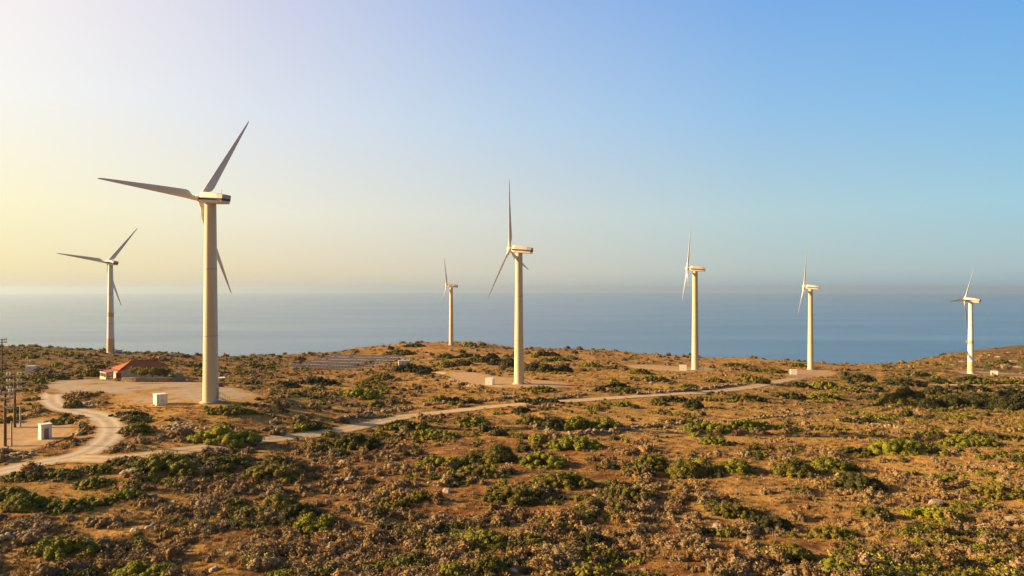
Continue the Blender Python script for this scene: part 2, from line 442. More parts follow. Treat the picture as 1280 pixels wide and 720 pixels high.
def soil_nodes(n, l):
    """bare red-brown soil with straw and stones; returns colour and height sockets"""
    geo = n.new('ShaderNodeNewGeometry'); P = geo.outputs['Position']
    big = noise_node(n, l, .045, 4, .6, vec=P); mid = noise_node(n, l, .33, 5, .65, vec=P); fine = noise_node(n, l, 2.3, 5, .7, vec=P)
    a1 = N(n, 'ShaderNodeAttribute', attribute_name='straw'); a2 = N(n, 'ShaderNodeAttribute', attribute_name='scrub')
    soil = ramp(n, l, mid.outputs['Fac'], [(.3, (.110,.043,.013)), (.5, (.215,.098,.028)), (.68, (.33,.175,.055))]).outputs[0]
    straw = ramp(n, l, fine.outputs['Fac'], [(.3, (.25,.125,.030)), (.5, (.38,.215,.055)), (.7, (.50,.31,.095))]).outputs[0]
    # how much straw: map + noises
    def math_(op, a, b=None):
        q = N(n, 'ShaderNodeMath', operation=op)
        for s, v in zip(q.inputs, (a, b)):
            if v is None: continue
            if isinstance(v, (int, float)): s.default_value = v
            else: l.new(v, s)
        return q.outputs[0]
    s0 = math_('ADD', math_('MULTIPLY', math_('SUBTRACT', big.outputs['Fac'], .5), 1.3), math_('MULTIPLY', math_('SUBTRACT', mid.outputs['Fac'], .5), 1.8))
    s1 = math_('ADD', s0, a1.outputs['Fac'])
    f1 = N(n, 'ShaderNodeMapRange'); f1.inputs[1].default_value = .22; f1.inputs[2].default_value = .68; l.new(s1, f1.inputs[0])
    col = mix(n, l, f1.outputs[0], soil, straw)
    # low olive-brown ground scrub
    v = n.new('ShaderNodeTexVoronoi'); v.inputs['Scale'].default_value = .55; l.new(P, v.inputs['Vector'])
    mid2 = noise_node(n, l, .21, 6, .7, vec=P)
    t1 = math_('ADD', math_('MULTIPLY', math_('SUBTRACT', mid2.outputs['Fac'], .5), 2.6), a2.outputs['Fac'])
    f2 = N(n, 'ShaderNodeMapRange'); f2.inputs[1].default_value = .42; f2.inputs[2].default_value = .75; l.new(t1, f2.inputs[0])
    olive = ramp(n, l, fine.outputs['Fac'], [(.3, (.055,.042,.014)), (.5, (.105,.078,.022)), (.72, (.17,.115,.035))]).outputs[0]
    col = mix(n, l, f2.outputs[0], col, olive)
    # pale stones
    v2 = n.new('ShaderNodeTexVoronoi'); v2.inputs['Scale'].default_value = 1.3; v2.inputs['Randomness'].default_value = 1; l.new(P, v2.inputs['Vector'])
    hs = N(n, 'ShaderNodeSeparateColor'); l.new(v2.outputs['Color'], hs.inputs[0])
    st = math_('MULTIPLY', math_('LESS_THAN', v2.outputs['Distance'], .22), math_('GREATER_THAN', hs.outputs[0], .86))
    col = mix(n, l, st, col, (.42,.33,.22))
    hgt = math_('ADD', math_('MULTIPLY', fine.outputs['Fac'], .55), math_('ADD', math_('MULTIPLY', mid.outputs['Fac'], .9), math_('MULTIPLY', st, .35)))
    return col, hgt, P, math_
def ground_mat():
    m, n, l, b = new_mat('dry_hillside')
    col, hgt, P, _ = soil_nodes(n, l)
    l.new(col, b.inputs['Base Color']); b.inputs['Roughness'].default_value = 1.0; b.inputs['Specular IOR Level'].default_value = .1
    bump(n, l, hgt, b, .55, .9)
    return m
M['ground'] = ground_mat()
def gravel_mat(name, c0, c1, c2, patchy=0.0):
    m, n, l, b = new_mat(name)
    soil, hgt, P, math_ = soil_nodes(n, l)
    e = N(n, 'ShaderNodeAttribute', attribute_name='edge'); rut = N(n, 'ShaderNodeAttribute', attribute_name='rut')
    g1 = noise_node(n, l, .5, 6, .7, vec=P); g2 = noise_node(n, l, 6, 3, .6, vec=P)
    mm = math_('ADD', math_('MULTIPLY', g1.outputs['Fac'], .7), math_('MULTIPLY', g2.outputs['Fac'], .3))
    gr = ramp(n, l, mm, [(.33, c0), (.5, c1), (.66, c2)]).outputs[0]
    gr = mix(n, l, math_('MULTIPLY', rut.outputs['Fac'], .75), gr, tuple(min(1, x*1.22) for x in c2))
    g0 = noise_node(n, l, .075, 4, .65, vec=P)
    f = N(n, 'ShaderNodeMapRange'); f.inputs[1].default_value = .55; f.inputs[2].default_value = .95
    l.new(math_('ADD', e.outputs['Fac'], math_('ADD', math_('MULTIPLY', math_('SUBTRACT', g1.outputs['Fac'], .5), 1.3), math_('MULTIPLY', math_('SUBTRACT', g0.outputs['Fac'], .42), patchy))), f.inputs[0])
    l.new(mix(n, l, f.outputs[0], gr, soil), b.inputs['Base Color'])
    b.inputs['Roughness'].default_value = 1.0; b.inputs['Specular IOR Level'].default_value = .1
    bump(n, l, mm, b, .12, .8)
    return m
M['gravel'] = gravel_mat('pale_gravel', (.27,.21,.14), (.37,.30,.205), (.46,.385,.28))
M['yard'] = gravel_mat('gravel_yard_surface', (.25,.18,.11), (.34,.26,.17), (.43,.345,.24), 4.5)
M['sand_pad'] = gravel_mat('sandy_pad_surface', (.29,.175,.08), (.39,.25,.125), (.46,.32,.175), 2.2)
M['sand'] = gravel_mat('sandy_dirt', (.33,.225,.115), (.44,.315,.175), (.52,.395,.24))
def sea_mat():
    m, n, l, b = new_mat('sea_water')
    geo = n.new('ShaderNodeNewGeometry'); P = geo.outputs['Position']
    mp = n.new('ShaderNodeMapping'); mp.inputs['Scale'].default_value = (.00035, .0016, 1); l.new(P, mp.inputs[0])
    s = noise_node(n, l, 1.0, 6, .62, vec=mp.outputs[0])
    c = ramp(n, l, s.outputs['Fac'], [(.35, (.006,.066,.18)), (.6, (.009,.077,.197)), (.8, (.016,.095,.215))])
    l.new(c.outputs[0], b.inputs['Base Color'])
    r = ramp(n, l, s.outputs['Fac'], [(.35, (.26,.26,.26)), (.7, (.18,.18,.18))]); l.new(r.outputs[0], b.inputs['Roughness'])
    b.inputs['IOR'].default_value = 1.33; b.inputs['Specular IOR Level'].default_value = .48
    w = noise_node(n, l, .05, 5, .6, vec=P); bump(n, l, w.outputs['Fac'], b, 2.5, .5)
    return m
M['sea'] = sea_mat()
def foliage(name, cols, spread=.35, transl=.12):
    m, n, l, b = new_mat(name)
    a = N(n, 'ShaderNodeAttribute', attribute_name='tone'); oi = n.new('ShaderNodeObjectInfo')
    ad = N(n, 'ShaderNodeMath', operation='MULTIPLY_ADD'); l.new(oi.outputs['Random'], ad.inputs[0]); ad.inputs[1].default_value = spread; ad.inputs[2].default_value = -spread/2
    ad2 = N(n, 'ShaderNodeMath', operation='ADD'); l.new(ad.outputs[0], ad2.inputs[0]); l.new(a.outputs['Fac'], ad2.inputs[1])
    r = ramp(n, l, ad2.outputs[0], cols)
    l.new(r.outputs[0], b.inputs['Base Color']); b.inputs['Roughness'].default_value = .75; b.inputs['Specular IOR Level'].default_value = .25
    if transl:
        t = n.new('ShaderNodeBsdfTranslucent'); l.new(r.outputs[0], t.inputs[0])
        ms = n.new('ShaderNodeMixShader'); ms.inputs[0].default_value = transl
        l.new(b.outputs[0], ms.inputs[1]); l.new(t.outputs[0], ms.inputs[2]); l.new(ms.outputs[0], n['Material Output'].inputs[0])
    return m
M['leaf_bright'] = foliage('bright_green_leaves', [(.1,(.070,.078,.006)), (.5,(.185,.185,.012)), (.9,(.33,.29,.024))])
M['leaf_green'] = foliage('green_leaves', [(.1,(.052,.056,.005)), (.5,(.155,.155,.012)), (.9,(.31,.28,.024))])
M['leaf_dark'] = foliage('dark_green_leaves', [(.1,(.020,.022,.006)), (.5,(.048,.048,.010)), (.9,(.10,.088,.017))])
M['leaf_olive'] = foliage('olive_leaves', [(.1,(.050,.045,.006)), (.5,(.135,.118,.013)), (.9,(.27,.215,.026))])
M['leaf_yellow'] = foliage('yellow_green_leaves', [(.1,(.075,.066,.010)), (.5,(.165,.135,.018)), (.9,(.28,.215,.03))])
M['twig_grey'] = foliage('grey_brown_twigs', [(.1,(.095,.060,.026)), (.5,(.225,.152,.070)), (.9,(.37,.265,.128))], .5)
M['twig_brown'] = foliage('brown_twigs', [(.1,(.12,.068,.024)), (.5,(.25,.15,.052)), (.9,(.39,.25,.09))], .5)
M['straw'] = foliage('dry_grass', [(.1,(.22,.12,.04)), (.5,(.36,.22,.075)), (.9,(.5,.34,.13))], .4, .2)

# ---------------------------------------------------------------- the ground sheet and the sea
def build_ground():
    az = np.r_[np.linspace(-180, -52, 90, endpoint=False), np.linspace(-52, 52, 900, endpoint=False), np.linspace(52, 180, 90, endpoint=False)]
    rr = np.r_[np.linspace(2, 46, 14, endpoint=False), np.geomspace(46, 720, 470, endpoint=False), np.geomspace(720, 2200, 40)]
    A, RR = np.meshgrid(np.radians(az), rr, indexing='ij')
    X = np.sin(A)*RR; Y = np.cos(A)*RR
    Z = H(X, Y)
    na, nr = X.shape
    v = np.stack([X, Y, Z], -1).reshape(-1, 3)
    i = np.arange(na)[:, None]; j = np.arange(nr-1)[None]
    i2 = (i+1) % na
    q = np.stack([i*nr+j, i*nr+j+1, i2*nr+j+1, i2*nr+j], -1).reshape(-1, 4)
    me = bpy.data.meshes.new('ground')
    nv = len(v); c = nv
    v = np.vstack([v, [[0, 0, float(H(0., 0.))]]])
    tri = np.stack([np.full(na, c), np.arange(na)*nr, ((np.arange(na)+1) % na)*nr], -1)
    me.vertices.add(len(v)); me.vertices.foreach_set('co', v.ravel().astype(np.float32))
    nl = q.size + tri.size
    me.loops.add(nl); me.loops.foreach_set('vertex_index', np.r_[q.ravel(), tri.ravel()].astype(np.int32))
    me.polygons.add(len(q)+len(tri))
    me.polygons.foreach_set('loop_start', np.r_[np.arange(len(q))*4, len(q)*4+np.arange(len(tri))*3].astype(np.int32))
    me.polygons.foreach_set('use_smooth', np.ones(len(q)+len(tri), bool))
    me.update(); me.validate()
    for nm, T in (('straw', STRAW), ('scrub', SCRUB)):
        at_ = me.attributes.new(nm, 'FLOAT', 'POINT')
        at_.data.foreach_set('value', lookup(T, v[:, 0], v[:, 1], v[:, 2]).astype(np.float32))
    me.materials.append(M['ground'])
    o = bpy.data.objects.new('ground', me); COL.objects.link(o)
    tag(o, 'dry red-brown hillside with straw-coloured grass falling away to the sea', kind='structure')
build_ground()

def attr(me, name, vals):
    a = me.attributes.new(name, 'FLOAT', 'POINT'); a.data.foreach_set('value', np.asarray(vals, np.float32))
def sheet_attrs(me):
    v = np.empty(len(me.vertices)*3, np.float32); me.vertices.foreach_get('co', v); v = v.reshape(-1, 3)
    attr(me, 'straw', lookup(STRAW, v[:, 0], v[:, 1], v[:, 2])); attr(me, 'scrub', lookup(SCRUB, v[:, 0], v[:, 1], v[:, 2])*.4)
for k, (nm, lb, w, L) in enumerate(roads):
    T = np.gradient(L, axis=0); T /= np.linalg.norm(T, axis=1)[:, None]; NN = np.c_[-T[:, 1], T[:, 0]]
    offs = np.array([-1.25,-1.0,-.75,-.5,-.3,-.1,.1,.3,.5,.75,1.0,1.25])
    ed = np.array([1,.72,.3,.05,0,.1,.1,0,.05,.3,.72,1]); ru = np.array([0,0,.15,1,.4,0,0,.4,1,.15,0,0])
    s = np.arange(len(L))*.7
    wl_ = 1 + .35*(fbm(s/3+k*31, s*0+1.5, 3)-.5); wr_ = 1 + .35*(fbm(s/3+k*57, s*0+7.5, 3)-.5)
    V = []
    for i in range(len(L)):
        for o_ in offs:
            q = L[i] + NN[i]*o_*w/2*(wl_[i] if o_ < 0 else wr_[i]); V.append(q)
    V = np.array(V); Z = H(V[:, 0], V[:, 1]) + .06 + .004*k
    mb = MB(); m_ = len(offs)
    mb.add(np.c_[V, Z], [(i*m_+j, i*m_+j+1, (i+1)*m_+j+1, (i+1)*m_+j) for i in range(len(L)-1) for j in range(m_-1)], True)
    o = mb.build(nm, M['gravel' if nm == 'gravel_road' else 'sand'])
    sheet_attrs(o.data); attr(o.data, 'edge', np.tile(ed, len(L))); attr(o.data, 'rut', np.tile(ru, len(L)))
    tag(o, lb, kind='structure')
for k, (nm, lb, L) in enumerate(pads):
    c = L.mean(0); nr = 10
    n_ = len(L); V = []; E_ = []
    for r_ in range(nr+1):
        t = r_/nr*1.06
        for i in range(n_):
            V.append(c+(L[i]-c)*t); E_.append(1.0 if r_ == nr else (.62 if r_ == nr-1 else 0.1))
    V = np.array(V); Z = H(V[:, 0], V[:, 1]) + .085 + .004*k
    mb = MB()
    mb.add(np.c_[V, Z], [(r_*n_+i, r_*n_+(i+1) % n_, (r_+1)*n_+(i+1) % n_, (r_+1)*n_+i) for r_ in range(nr) for i in range(n_)], True)
    o = mb.build(nm, M['yard' if nm == 'gravel_yard' else 'sand_pad'])
    sheet_attrs(o.data); attr(o.data, 'edge', E_); attr(o.data, 'rut', np.zeros(len(V)))
    tag(o, lb, kind='structure')

mb = MB()
seg = 96; rads = [0, 1500, 4000, 9000, 18000, 37000]
vs = [(0, 0, SEA)]; fs = []
for r_ in rads[1:]:
    vs += [(r_*math.cos(2*math.pi*j/seg), r_*math.sin(2*math.pi*j/seg), SEA) for j in range(seg)]
for j in range(seg): fs.append((0, 1+j, 1+(j+1) % seg))
for i in range(len(rads)-2):
    for j in range(seg):
        a = 1+i*seg; b_ = a+seg; k = (j+1) % seg
        fs.append((a+j, b_+j, b_+k, a+k))
mb.add(vs, fs)
tag(mb.build('sea', M['sea']), 'calm blue sea reaching to a hazy horizon', kind='structure')

# haze: one closed box of thin air round everything below the sky
HZ = 38000.0
mb = MB(); mb.box(-HZ, HZ, -HZ, HZ, SEA-40, 55)
m = bpy.data.materials.new('haze'); m.use_nodes = True
n = m.node_tree.nodes; n.remove(n['Principled BSDF'])
pv = n.new('ShaderNodeVolumePrincipled'); pv.inputs['Color'].default_value = (.45,.57,.68,1); pv.inputs['Density'].default_value = 4.6e-5; pv.inputs['Anisotropy'].default_value = .36
m.node_tree.links.new(pv.outputs[0], n['Material Output'].inputs['Volume'])
m.cycles.homogeneous_volume = True
tag(mb.build('haze', m), 'thin pale sea haze softening the horizon', kind='stuff')

# ---------------------------------------------------------------- wind turbines
BL = 22.5
def blade_mesh():
    mb = MB(); rings = []
    st = [(0.5,.48,.48,0),(1.2,.50,.50,.0),(2.0,.85,.46,.25),(3.2,1.66,.40,1),(4.0,1.78,.36,1),(7,1.56,.28,1),(11,1.26,.19,1),(15,.92,.13,1),(19,.58,.08,1),(21.5,.36,.05,1),(22.3,.22,.035,1),(22.5,.08,.02,1)]
    n = 18
    for r, ch, th, af in st:
        tw = -(R(12)*max(0, 1-r/15)**1.3 + R(7))*af
        ring = []
        for j in range(n):
            a = 2*math.pi*j/n
            if af == 0: x, y = ch*math.cos(a), th*math.sin(a)
            else:
                x = ch*(.5*math.cos(a)) ; t_ = (.5-.5*math.cos(a))      # 0 at leading side? trailing thin
                y = th*math.sin(a)*(.35+.65*(t_))
                x = x + (ch*.5-.42)*af                                  # leading edge stays straight, the trailing edge swells
                if af < 1: x = x*af + (1-af)*.5*math.cos(a)*1.0; y = y*af + (1-af)*.5*math.sin(a)
            ring.append((x*math.cos(tw)-y*math.sin(tw), x*math.sin(tw)+y*math.cos(tw), r))
        rings.append(ring)
    mb.rings(rings)
    return mb.mesh('blade', M['blade'])
BLADE = blade_mesh()
def nacelle_mesh():
    mb = MB(); rings = []
    # local +x is forward (towards the hub); sections: x, half width, z low, z high
    for x, w, z0, z1, rr in ((2.35,.62,-.75,.72,.5),(2.1,.98,-1.02,1.02,.4),(1.2,1.2,-1.12,1.22,.32),(-1.5,1.2,-1.12,1.08,.25),(-4.2,1.12,-1.02,.78,.2),(-4.35,1.02,-.92,.68,.2)):
        ring = []
        for cx, cz, a0 in ((w-rr, z1-rr, 0), (-w+rr, z1-rr, 90), (-w+rr, z0+rr, 180), (w-rr, z0+rr, 270)):
            for k in range(5):
                a = R(a0+k*22.5); ring.append((x, cx+rr*math.cos(a), cz+rr*math.sin(a)))
        rings.append(ring)
    mb.rings(rings, True, False)
    return mb.mesh('nacelle', M['nacelle'])
NAC = nacelle_mesh()
mb = MB()
for s in (-1, 1): mb.box(-4.28, 2.0, s*1.2-.035 if s > 0 else -1.235, 1.235 if s > 0 else -1.165, -.42, .02)
mb.box(-4.44, -4.3, -1.07, 1.07, -.42, .015)
STRIPE = mb.mesh('side_stripe', M['stripe'])
mb = MB()
rings = []
for x, w, z0, z1 in ((-2.9,1.19,-.42+.44,.98),(-4.4,1.14,.02,.80)):
    rings.append([(x,w+.02,z0),(x,w+.02,z1-.12),(x,w-.12,z1+.02),(x,-w+.12,z1+.02),(x,-w-.02,z1-.12),(x,-w-.02,z0)])
mb.rings(rings, True, False)
REAR = mb.mesh('rear_cover', M['grey_metal'])
mb = MB(); mb.tube((-3.3,.3,.8),(-3.3,.3,1.9),.03); mb.tube((-3.3,.3,1.55),(-2.9,.0,1.2),.025); mb.tube((-3.3,.1,1.75),(-3.3,.5,1.75),.025); mb.tube((-3.3,.3,1.2),(-3.8,.3,.9),.02)
MAST = mb.mesh('wind_vane_mast', M['steel'])
mb = MB(); mb.rings([[(x, r*math.cos(2*math.pi*j/20), r*math.sin(2*math.pi*j/20)) for j in range(20)] for x, r in ((-.85,.72),(-.6,.86),(.1,.9),(.55,.74),(.85,.45),(1.0,.12))])
HUB = mb.mesh('hub', M['nacelle'])
def link(name, me, parent):
    o = bpy.data.objects.new(name, me); COL.objects.link(o); o.parent = parent; return o
TURB = [ # photo column, row of base, depth, hub height, yaw, phase, overhang, style, label
 (263.2,503,142.0,42.5,66.6,33.4,3.09,0,'tallest cream wind turbine in the foreground beside the gravel yard and white cabinet'),
 (138.3,442,323.4,43.2,59.9,39.6,3.25,1,'leftmost white wind turbine with an ochre band, on the brow behind the red-roofed house'),
 (564,431.4,465.6,40.5,79.2,89.2,3.2,0,'smallest, most distant wind turbine, standing alone on top of the central rise'),
 (648.7,480,218.1,43.0,70.8,106.0,3.16,0,'cream wind turbine in the centre with a row of dark bushes behind its foot'),
 (868.9,462.4,307.0,45.5,72.4,112.0,3.4,0,'cream wind turbine to the right of centre, third from the right'),
 (1013.2,462,379.3,45.9,60.8,109.4,3.4,0,'cream wind turbine at the end of the middle dirt track, second from the right'),
 (1213.5,467,372.8,40.2,39.5,28.7,2.9,1,'rightmost white wind turbine with an ochre band, in front of the rocky hill'),
]
turbine_base = []
for px, py, D, HH, yaw, ph, ov, style, lb in TURB:
    g = at(px, D); gz = g.z
    root = empty('wind_turbine', (g.x, g.y, gz)); tag(root, lb, 'wind turbine', 'wind turbines on the headland')
    turbine_base.append(g)
    zb = -(py-360)/F*D - gz                     # where the photo sets the foot, against the local ground
    top = zb + HH - 1.05
    zh = zb + HH
    tw = 'tower_white' if style else 'tower'
    mb = MB(); r0, r1 = (1.55, 1.12) if not style else (1.65, 1.0)
    prof = [(r0, -1.0), (r0, .15)]
    for k in range(1, 13):
        z = top*k/12; rr = r0+(r1-r0)*(k/12)
        prof.append((rr, z))
    mb.lathe(prof, 48)
    tower = mb.build('tower', M[tw], root)
    for fr in (.335, .67):
        mb = MB(); z = top*fr; rr = r0+(r1-r0)*fr; mb.lathe([(rr+.02, z-.1), (rr+.05, z), (rr+.02, z+.1)], 48, cap=False); mb.build('flange', M['grey_metal'], tower)
    if style:
        mb = MB(); f0, f1 = .41, .46; mb.lathe([(r0+(r1-r0)*f0+.02, top*f0), (r0+(r1-r0)*f1+.02, top*f1)], 48, cap=False); mb.build('painted_band', M['ochre'], tower)
        mb = MB(); f0, f1 = .02, .165; mb.lathe([(r0+(r1-r0)*f0+.02, top*f0), (r0+(r1-r0)*f1+.02, top*f1)], 48, cap=False); mb.build('painted_base', M['ochre'], tower)
        if px > 1000:
            mb = MB(); z = top*.435; mb.box(-2.4, -1.3, -.4, .4, z-.08, z); mb.tube((-2.35,-.35,z),(-2.35,-.35,z+1),.04); mb.tube((-2.35,.35,z),(-2.35,.35,z+1),.04); mb.tube((-2.35,-.35,z+1),(-2.35,.35,z+1),.04); mb.build('side_platform', M['white'], tower)
    mb = MB(); mb.lathe([(r0+.55, -.8), (r0+.55, .22), (r0+.45, .28), (r0+.03, .28)], 40, cap=False); mb.build('foundation_ring', M['concrete'], root)
    # door and steps on the side away from the sun
    mb = MB(); mb.box(r0-.25, r0+.04, -.42, .42, 1.15, 3.1); door = mb.build('door', M['grey_metal'], root)
    mb = MB(); mb.box(r0+.04, r0+.08, -.3, -.2, 2.0, 2.2); mb.build('handle', M['steel'], door)
    mb = MB()
    for k in range(5): mb.box(r0+.1+.45*k, r0+.55+.45*k, -.5, .5, 1.05-.22*k, 1.1-.22*k)
    for s in (-.5, .5):
        mb.tube((r0+.1,s,1.05),(r0+2.3,s,0.05),.05)
        mb.tube((r0+.1,s,2.05),(r0+2.3,s,1.05),.035)
        for k in range(3): mb.tube((r0+.15+1.05*k,s,1.05-.48*k),(r0+.15+1.05*k,s,2.05-.48*k),.03)
    mb.build('entrance_stairs', M['steel'], root)
    # nacelle, rotor
    th = R(yaw)
    rot = Matrix.Rotation(th + R(90), 4, 'Z') @ Matrix.Rotation(R(-5), 4, 'Y')   # local +x -> (-sin th, cos th), tipped up 5 degrees
    Mn = Matrix.Translation((0, 0, zh)) @ rot
    nac = link('nacelle', NAC, root); nac.matrix_local = Mn
    link('side_stripe', STRIPE, nac); link('rear_cover', REAR, nac); link('wind_vane_mast', MAST, nac)
    hub = link('hub', HUB, root); hub.matrix_local = Mn @ Matrix.Translation((ov, 0, 0))
    axis = Vector((-math.sin(th), math.cos(th), 0)); t5 = R(5)
    axt = axis*math.cos(t5) + Vector((0, 0, math.sin(t5))); rv = Vector((math.cos(th), math.sin(th), 0)); up = rv.cross(axt)
    if up.z < 0: up = -up
    for k in range(3):
        b = R(ph+120*k); bd = (rv*math.sin(b)+up*math.cos(b)).normalized()
        cw = (rv*math.cos(b)-up*math.sin(b)).normalized()       # clockwise seen from behind
        pq = R(15 if px > 1200 else 0); cw, ax2 = cw*math.cos(pq)+axt*math.sin(pq), axt*math.cos(pq)-cw*math.sin(pq)
        mat = Matrix((cw, ax2, bd)).transposed().to_4x4(); mat.translation = Vector((0,0,zh)) + axis*ov
        bo = link('blade', BLADE, root); bo.matrix_local = mat

# ---------------------------------------------------------------- cabinets, kiosks
def cabinet(px, py, D, w, d, h, rz, label, name='transformer_cabinet', cat='cabinet', group='white cabinets beside the turbines'):
    g = at(px, D) if D else ground(px, py)
    root = empty(name, g, R(rz)); tag(root, label, cat, group)
    mb = MB(); mb.box(-w/2, w/2, -d/2, d/2, -.3, h); mb.build('cabinet_body', M['white'], root)
    mb = MB(); mb.box(-w/2-.1, w/2+.1, -d/2-.1, d/2+.1, h, h+.1)
    mb.rings([[(-w/2-.1,-d/2-.1,h+.1),(w/2+.1,-d/2-.1,h+.1),(w/2+.1,d/2+.1,h+.1),(-w/2-.1,d/2+.1,h+.1)],[(-w/2+.3,-d/2+.3,h+.2),(w/2-.3,-d/2+.3,h+.2),(w/2-.3,d/2-.3,h+.2),(-w/2+.3,d/2-.3,h+.2)]], True, False)
    mb.build('roof', M['white'], root)
    for s in (-1, 1):
        mb = MB(); mb.box(min(s*.03, s*(w/2-.12)), max(s*.03, s*(w/2-.12)), -d/2-.04, -d/2+.02, .15, h-.15); dr = mb.build('door', M['white'], root)
        mb = MB(); mb.box(s*.12-.03, s*.12+.03, -d/2-.08, -d/2-.04, h*.45, h*.55); mb.build('handle', M['steel'], dr)
    mb = MB()
    for k in range(4): mb.box(-w/2-.03, -w/2+.02, -d/4, d/4, h*.55+k*.12, h*.55+.06+k*.12)
    mb.build('vent', M['white_shade'], root)
    mb = MB(); mb.box(-w/2-.25, w/2+.25, -d/2-.25, d/2+.25, -.3, .08); mb.build('plinth', M['concrete'], root)
    return root
cabinet(200.5,506,None,2.1,2.1,2.15,45,'white cube-shaped cabinet on the gravel yard left of the tallest turbine')
cabinet(612.5,481,None,2.5,2.0,2.0,-18,'white cabinet left of the centre turbine on its sandy pad')
cabinet(854,463,298,3.1,2.2,2.3,-14,'low white cabinet beside the third turbine from the right')
cabinet(992,462.5,345,3.2,2.2,2.4,-14,'pale cabinet left of the second turbine from the right')
cabinet(1243,467,368,3.0,2.2,2.4,-24,'white cabinet right of the rightmost turbine')
cabinet(149,441,326,2.6,2.0,1.6,20,'small pale cabinet half hidden right of the leftmost turbine on the brow')

g = ground(56.5, 549)
k_ = empty('kiosk', g, R(50)); tag(k_, 'small white masonry kiosk with a brown doorway on the dusty clearing by the poles', 'kiosk')
mb = MB(); mb.box(-.95,-.42,-.8,.9,-.3,2.55); mb.box(.42,.95,-.8,.9,-.3,2.55); mb.box(-.42,.42,-.5,.9,-.3,2.55); mb.box(-.42,.42,-.8,-.5,2.0,2.55); mb.build('wall', M['white'], k_)
mb = MB(); mb.box(-1.02,1.02,-.88,.98,2.552,2.7); mb.build('roof', M['white'], k_)
mb = MB(); mb.box(-.40,.40,-.56,-.502,.12,1.99); dr = mb.build('door', M['brown_door'], k_)
mb = MB(); mb.box(.26,.32,-.62,-.56,1,1.15); mb.build('handle', M['steel'], dr)
mb = MB(); mb.box(-1.2,1.6,-1.05,1.1,-.3,.12); mb.build('plinth', M['concrete'], k_)
k_.scale = (.8, .85, .95)

g = ground(38.5, 465.5)
k_ = empty('equipment_box', g, R(12)); tag(k_, 'small white box-shaped hut on the far left slope below the pale mast', 'hut')
mb = MB(); mb.box(-1.2,1.2,-1,1,-.3,1.95); mb.build('wall', M['white'], k_)
mb = MB(); mb.box(-1.28,1.28,-1.08,1.08,1.95,2.05); mb.build('roof', M['white_shade'], k_)
mb = MB(); mb.box(-.2,.15,-1.03,-.98,1.3,1.7); mb.build('window', M['grey_metal'], k_)
g = ground(34.5, 463)
mb = MB(); mb.tube((0,0,-.3),(0,0,4.9),.16,.12)
o = mb.build('mast', M['pale_wood']); o.location = g; tag(o, 'thin pale mast standing behind the white hut on the far left slope', 'mast')

# building by the solar field
g = ground(505, 459)
k_ = empty('service_building', g, R(14)); tag(k_, 'flat white service building between the solar field and the dark hedge', 'building')
mb = MB(); mb.box(-2.6,2.6,-1.5,1.5,-.4,2.9); mb.build('wall', M['white'], k_)
mb = MB(); mb.box(-2.7,2.7,-1.6,1.6,2.9,3.05); mb.build('roof', M['white_shade'], k_)
for x in (.9, 1.7):
    mb = MB(); mb.box(x-.28,x+.28,-1.54,-1.48,1.5,2.2); mb.build('window', M['dark_glass'], k_)
mb = MB(); mb.box(-1.2,-.2,-1.54,-1.48,0,2.1); mb.build('door', M['grey_metal'], k_)

# marker posts
for px, py, h, lb in ((532.5,458,1.6,'short white marker post beside the dark hedge by the solar field'),(250,478,1.3,'short white marker post at the back of the gravel yard near the tallest turbine'),(451,462,3.0,'pale square post at the front right corner of the solar field')):
    mb = MB(); mb.rings([[(sx*.16*t,sy*.16*t,z) for sx, sy in ((-1,-1),(1,-1),(1,1),(-1,1))] for z, t in ((-.3,1),(h-.08,1),(h,.6))], True, False)
    o = mb.build('marker_post', M['white'] if h < 2 else M['pale_wood']); o.location = ground(px, py); tag(o, lb, 'post')

# wooden shelter behind the tallest turbine
g = ground(275.5, 484)
k_ = empty('wooden_shelter', g, R(20)); tag(k_, 'small wooden frame shelter with a white flat top right of the tallest turbine', 'shelter')
for sx in (-1, 1):
    for sy in (-1, 1):
        mb = MB(); mb.tube((sx*.8, sy*.7, -.3), (sx*.8, sy*.7, 2.3), .09); mb.build('post', M['wood'], k_)
mb = MB(); mb.box(-1.1,1.1,-1,1,2.3,2.5); mb.build('roof', M['white'], k_)
mb = MB(); mb.box(-.9,.9,-.1,.7,0,1.1); mb.build('trough', M['wood'], k_)

# ---------------------------------------------------------------- red-roofed house
A_H = R(47)
g = ground(151.5, 474)
house = empty('house', g, A_H); tag(house, 'cream house with a hipped terracotta roof and a red porch behind the gravel yard', 'house')
house.scale = (.94, .94, .94)
W_, D_, E_ = 14.2, 7.4, 2.75
mb = MB(); mb.box(0,W_,0,D_,-.8,E_); mb.build('wall', M['render'], house)
mb = MB(); ov_ = .5
b0 = [(-ov_,-ov_,E_),(W_+ov_,-ov_,E_),(W_+ov_,D_+ov_,E_),(-ov_,D_+ov_,E_)]
r_ = [(4.2,D_/2,E_+2.35),(W_-4.2,D_/2,E_+2.35)]
e_ = [(x,y,E_+.16) for x, y, z in b0]
mb.add(b0+e_+r_, [(3,2,1,0),(0,1,5,4),(1,2,6,5),(2,3,7,6),(3,0,4,7),(4,5,9,8),(5,6,9),(6,7,8,9),(7,4,8)])
roof = mb.build('roof', M['tiles'], house)
mb = MB(); mb.tube((4.2,D_/2,E_+2.38),(W_-4.2,D_/2,E_+2.38),.14)
for p, q in (((-ov_,-ov_),(4.2,D_/2)),((-ov_,D_+ov_),(4.2,D_/2)),((W_+ov_,-ov_),(W_-4.2,D_/2)),((W_+ov_,D_+ov_),(W_-4.2,D_/2))): mb.tube((*p,E_+.2),(*q,E_+2.38),.12)
mb.build('ridge_tiles', M['tiles'], roof)
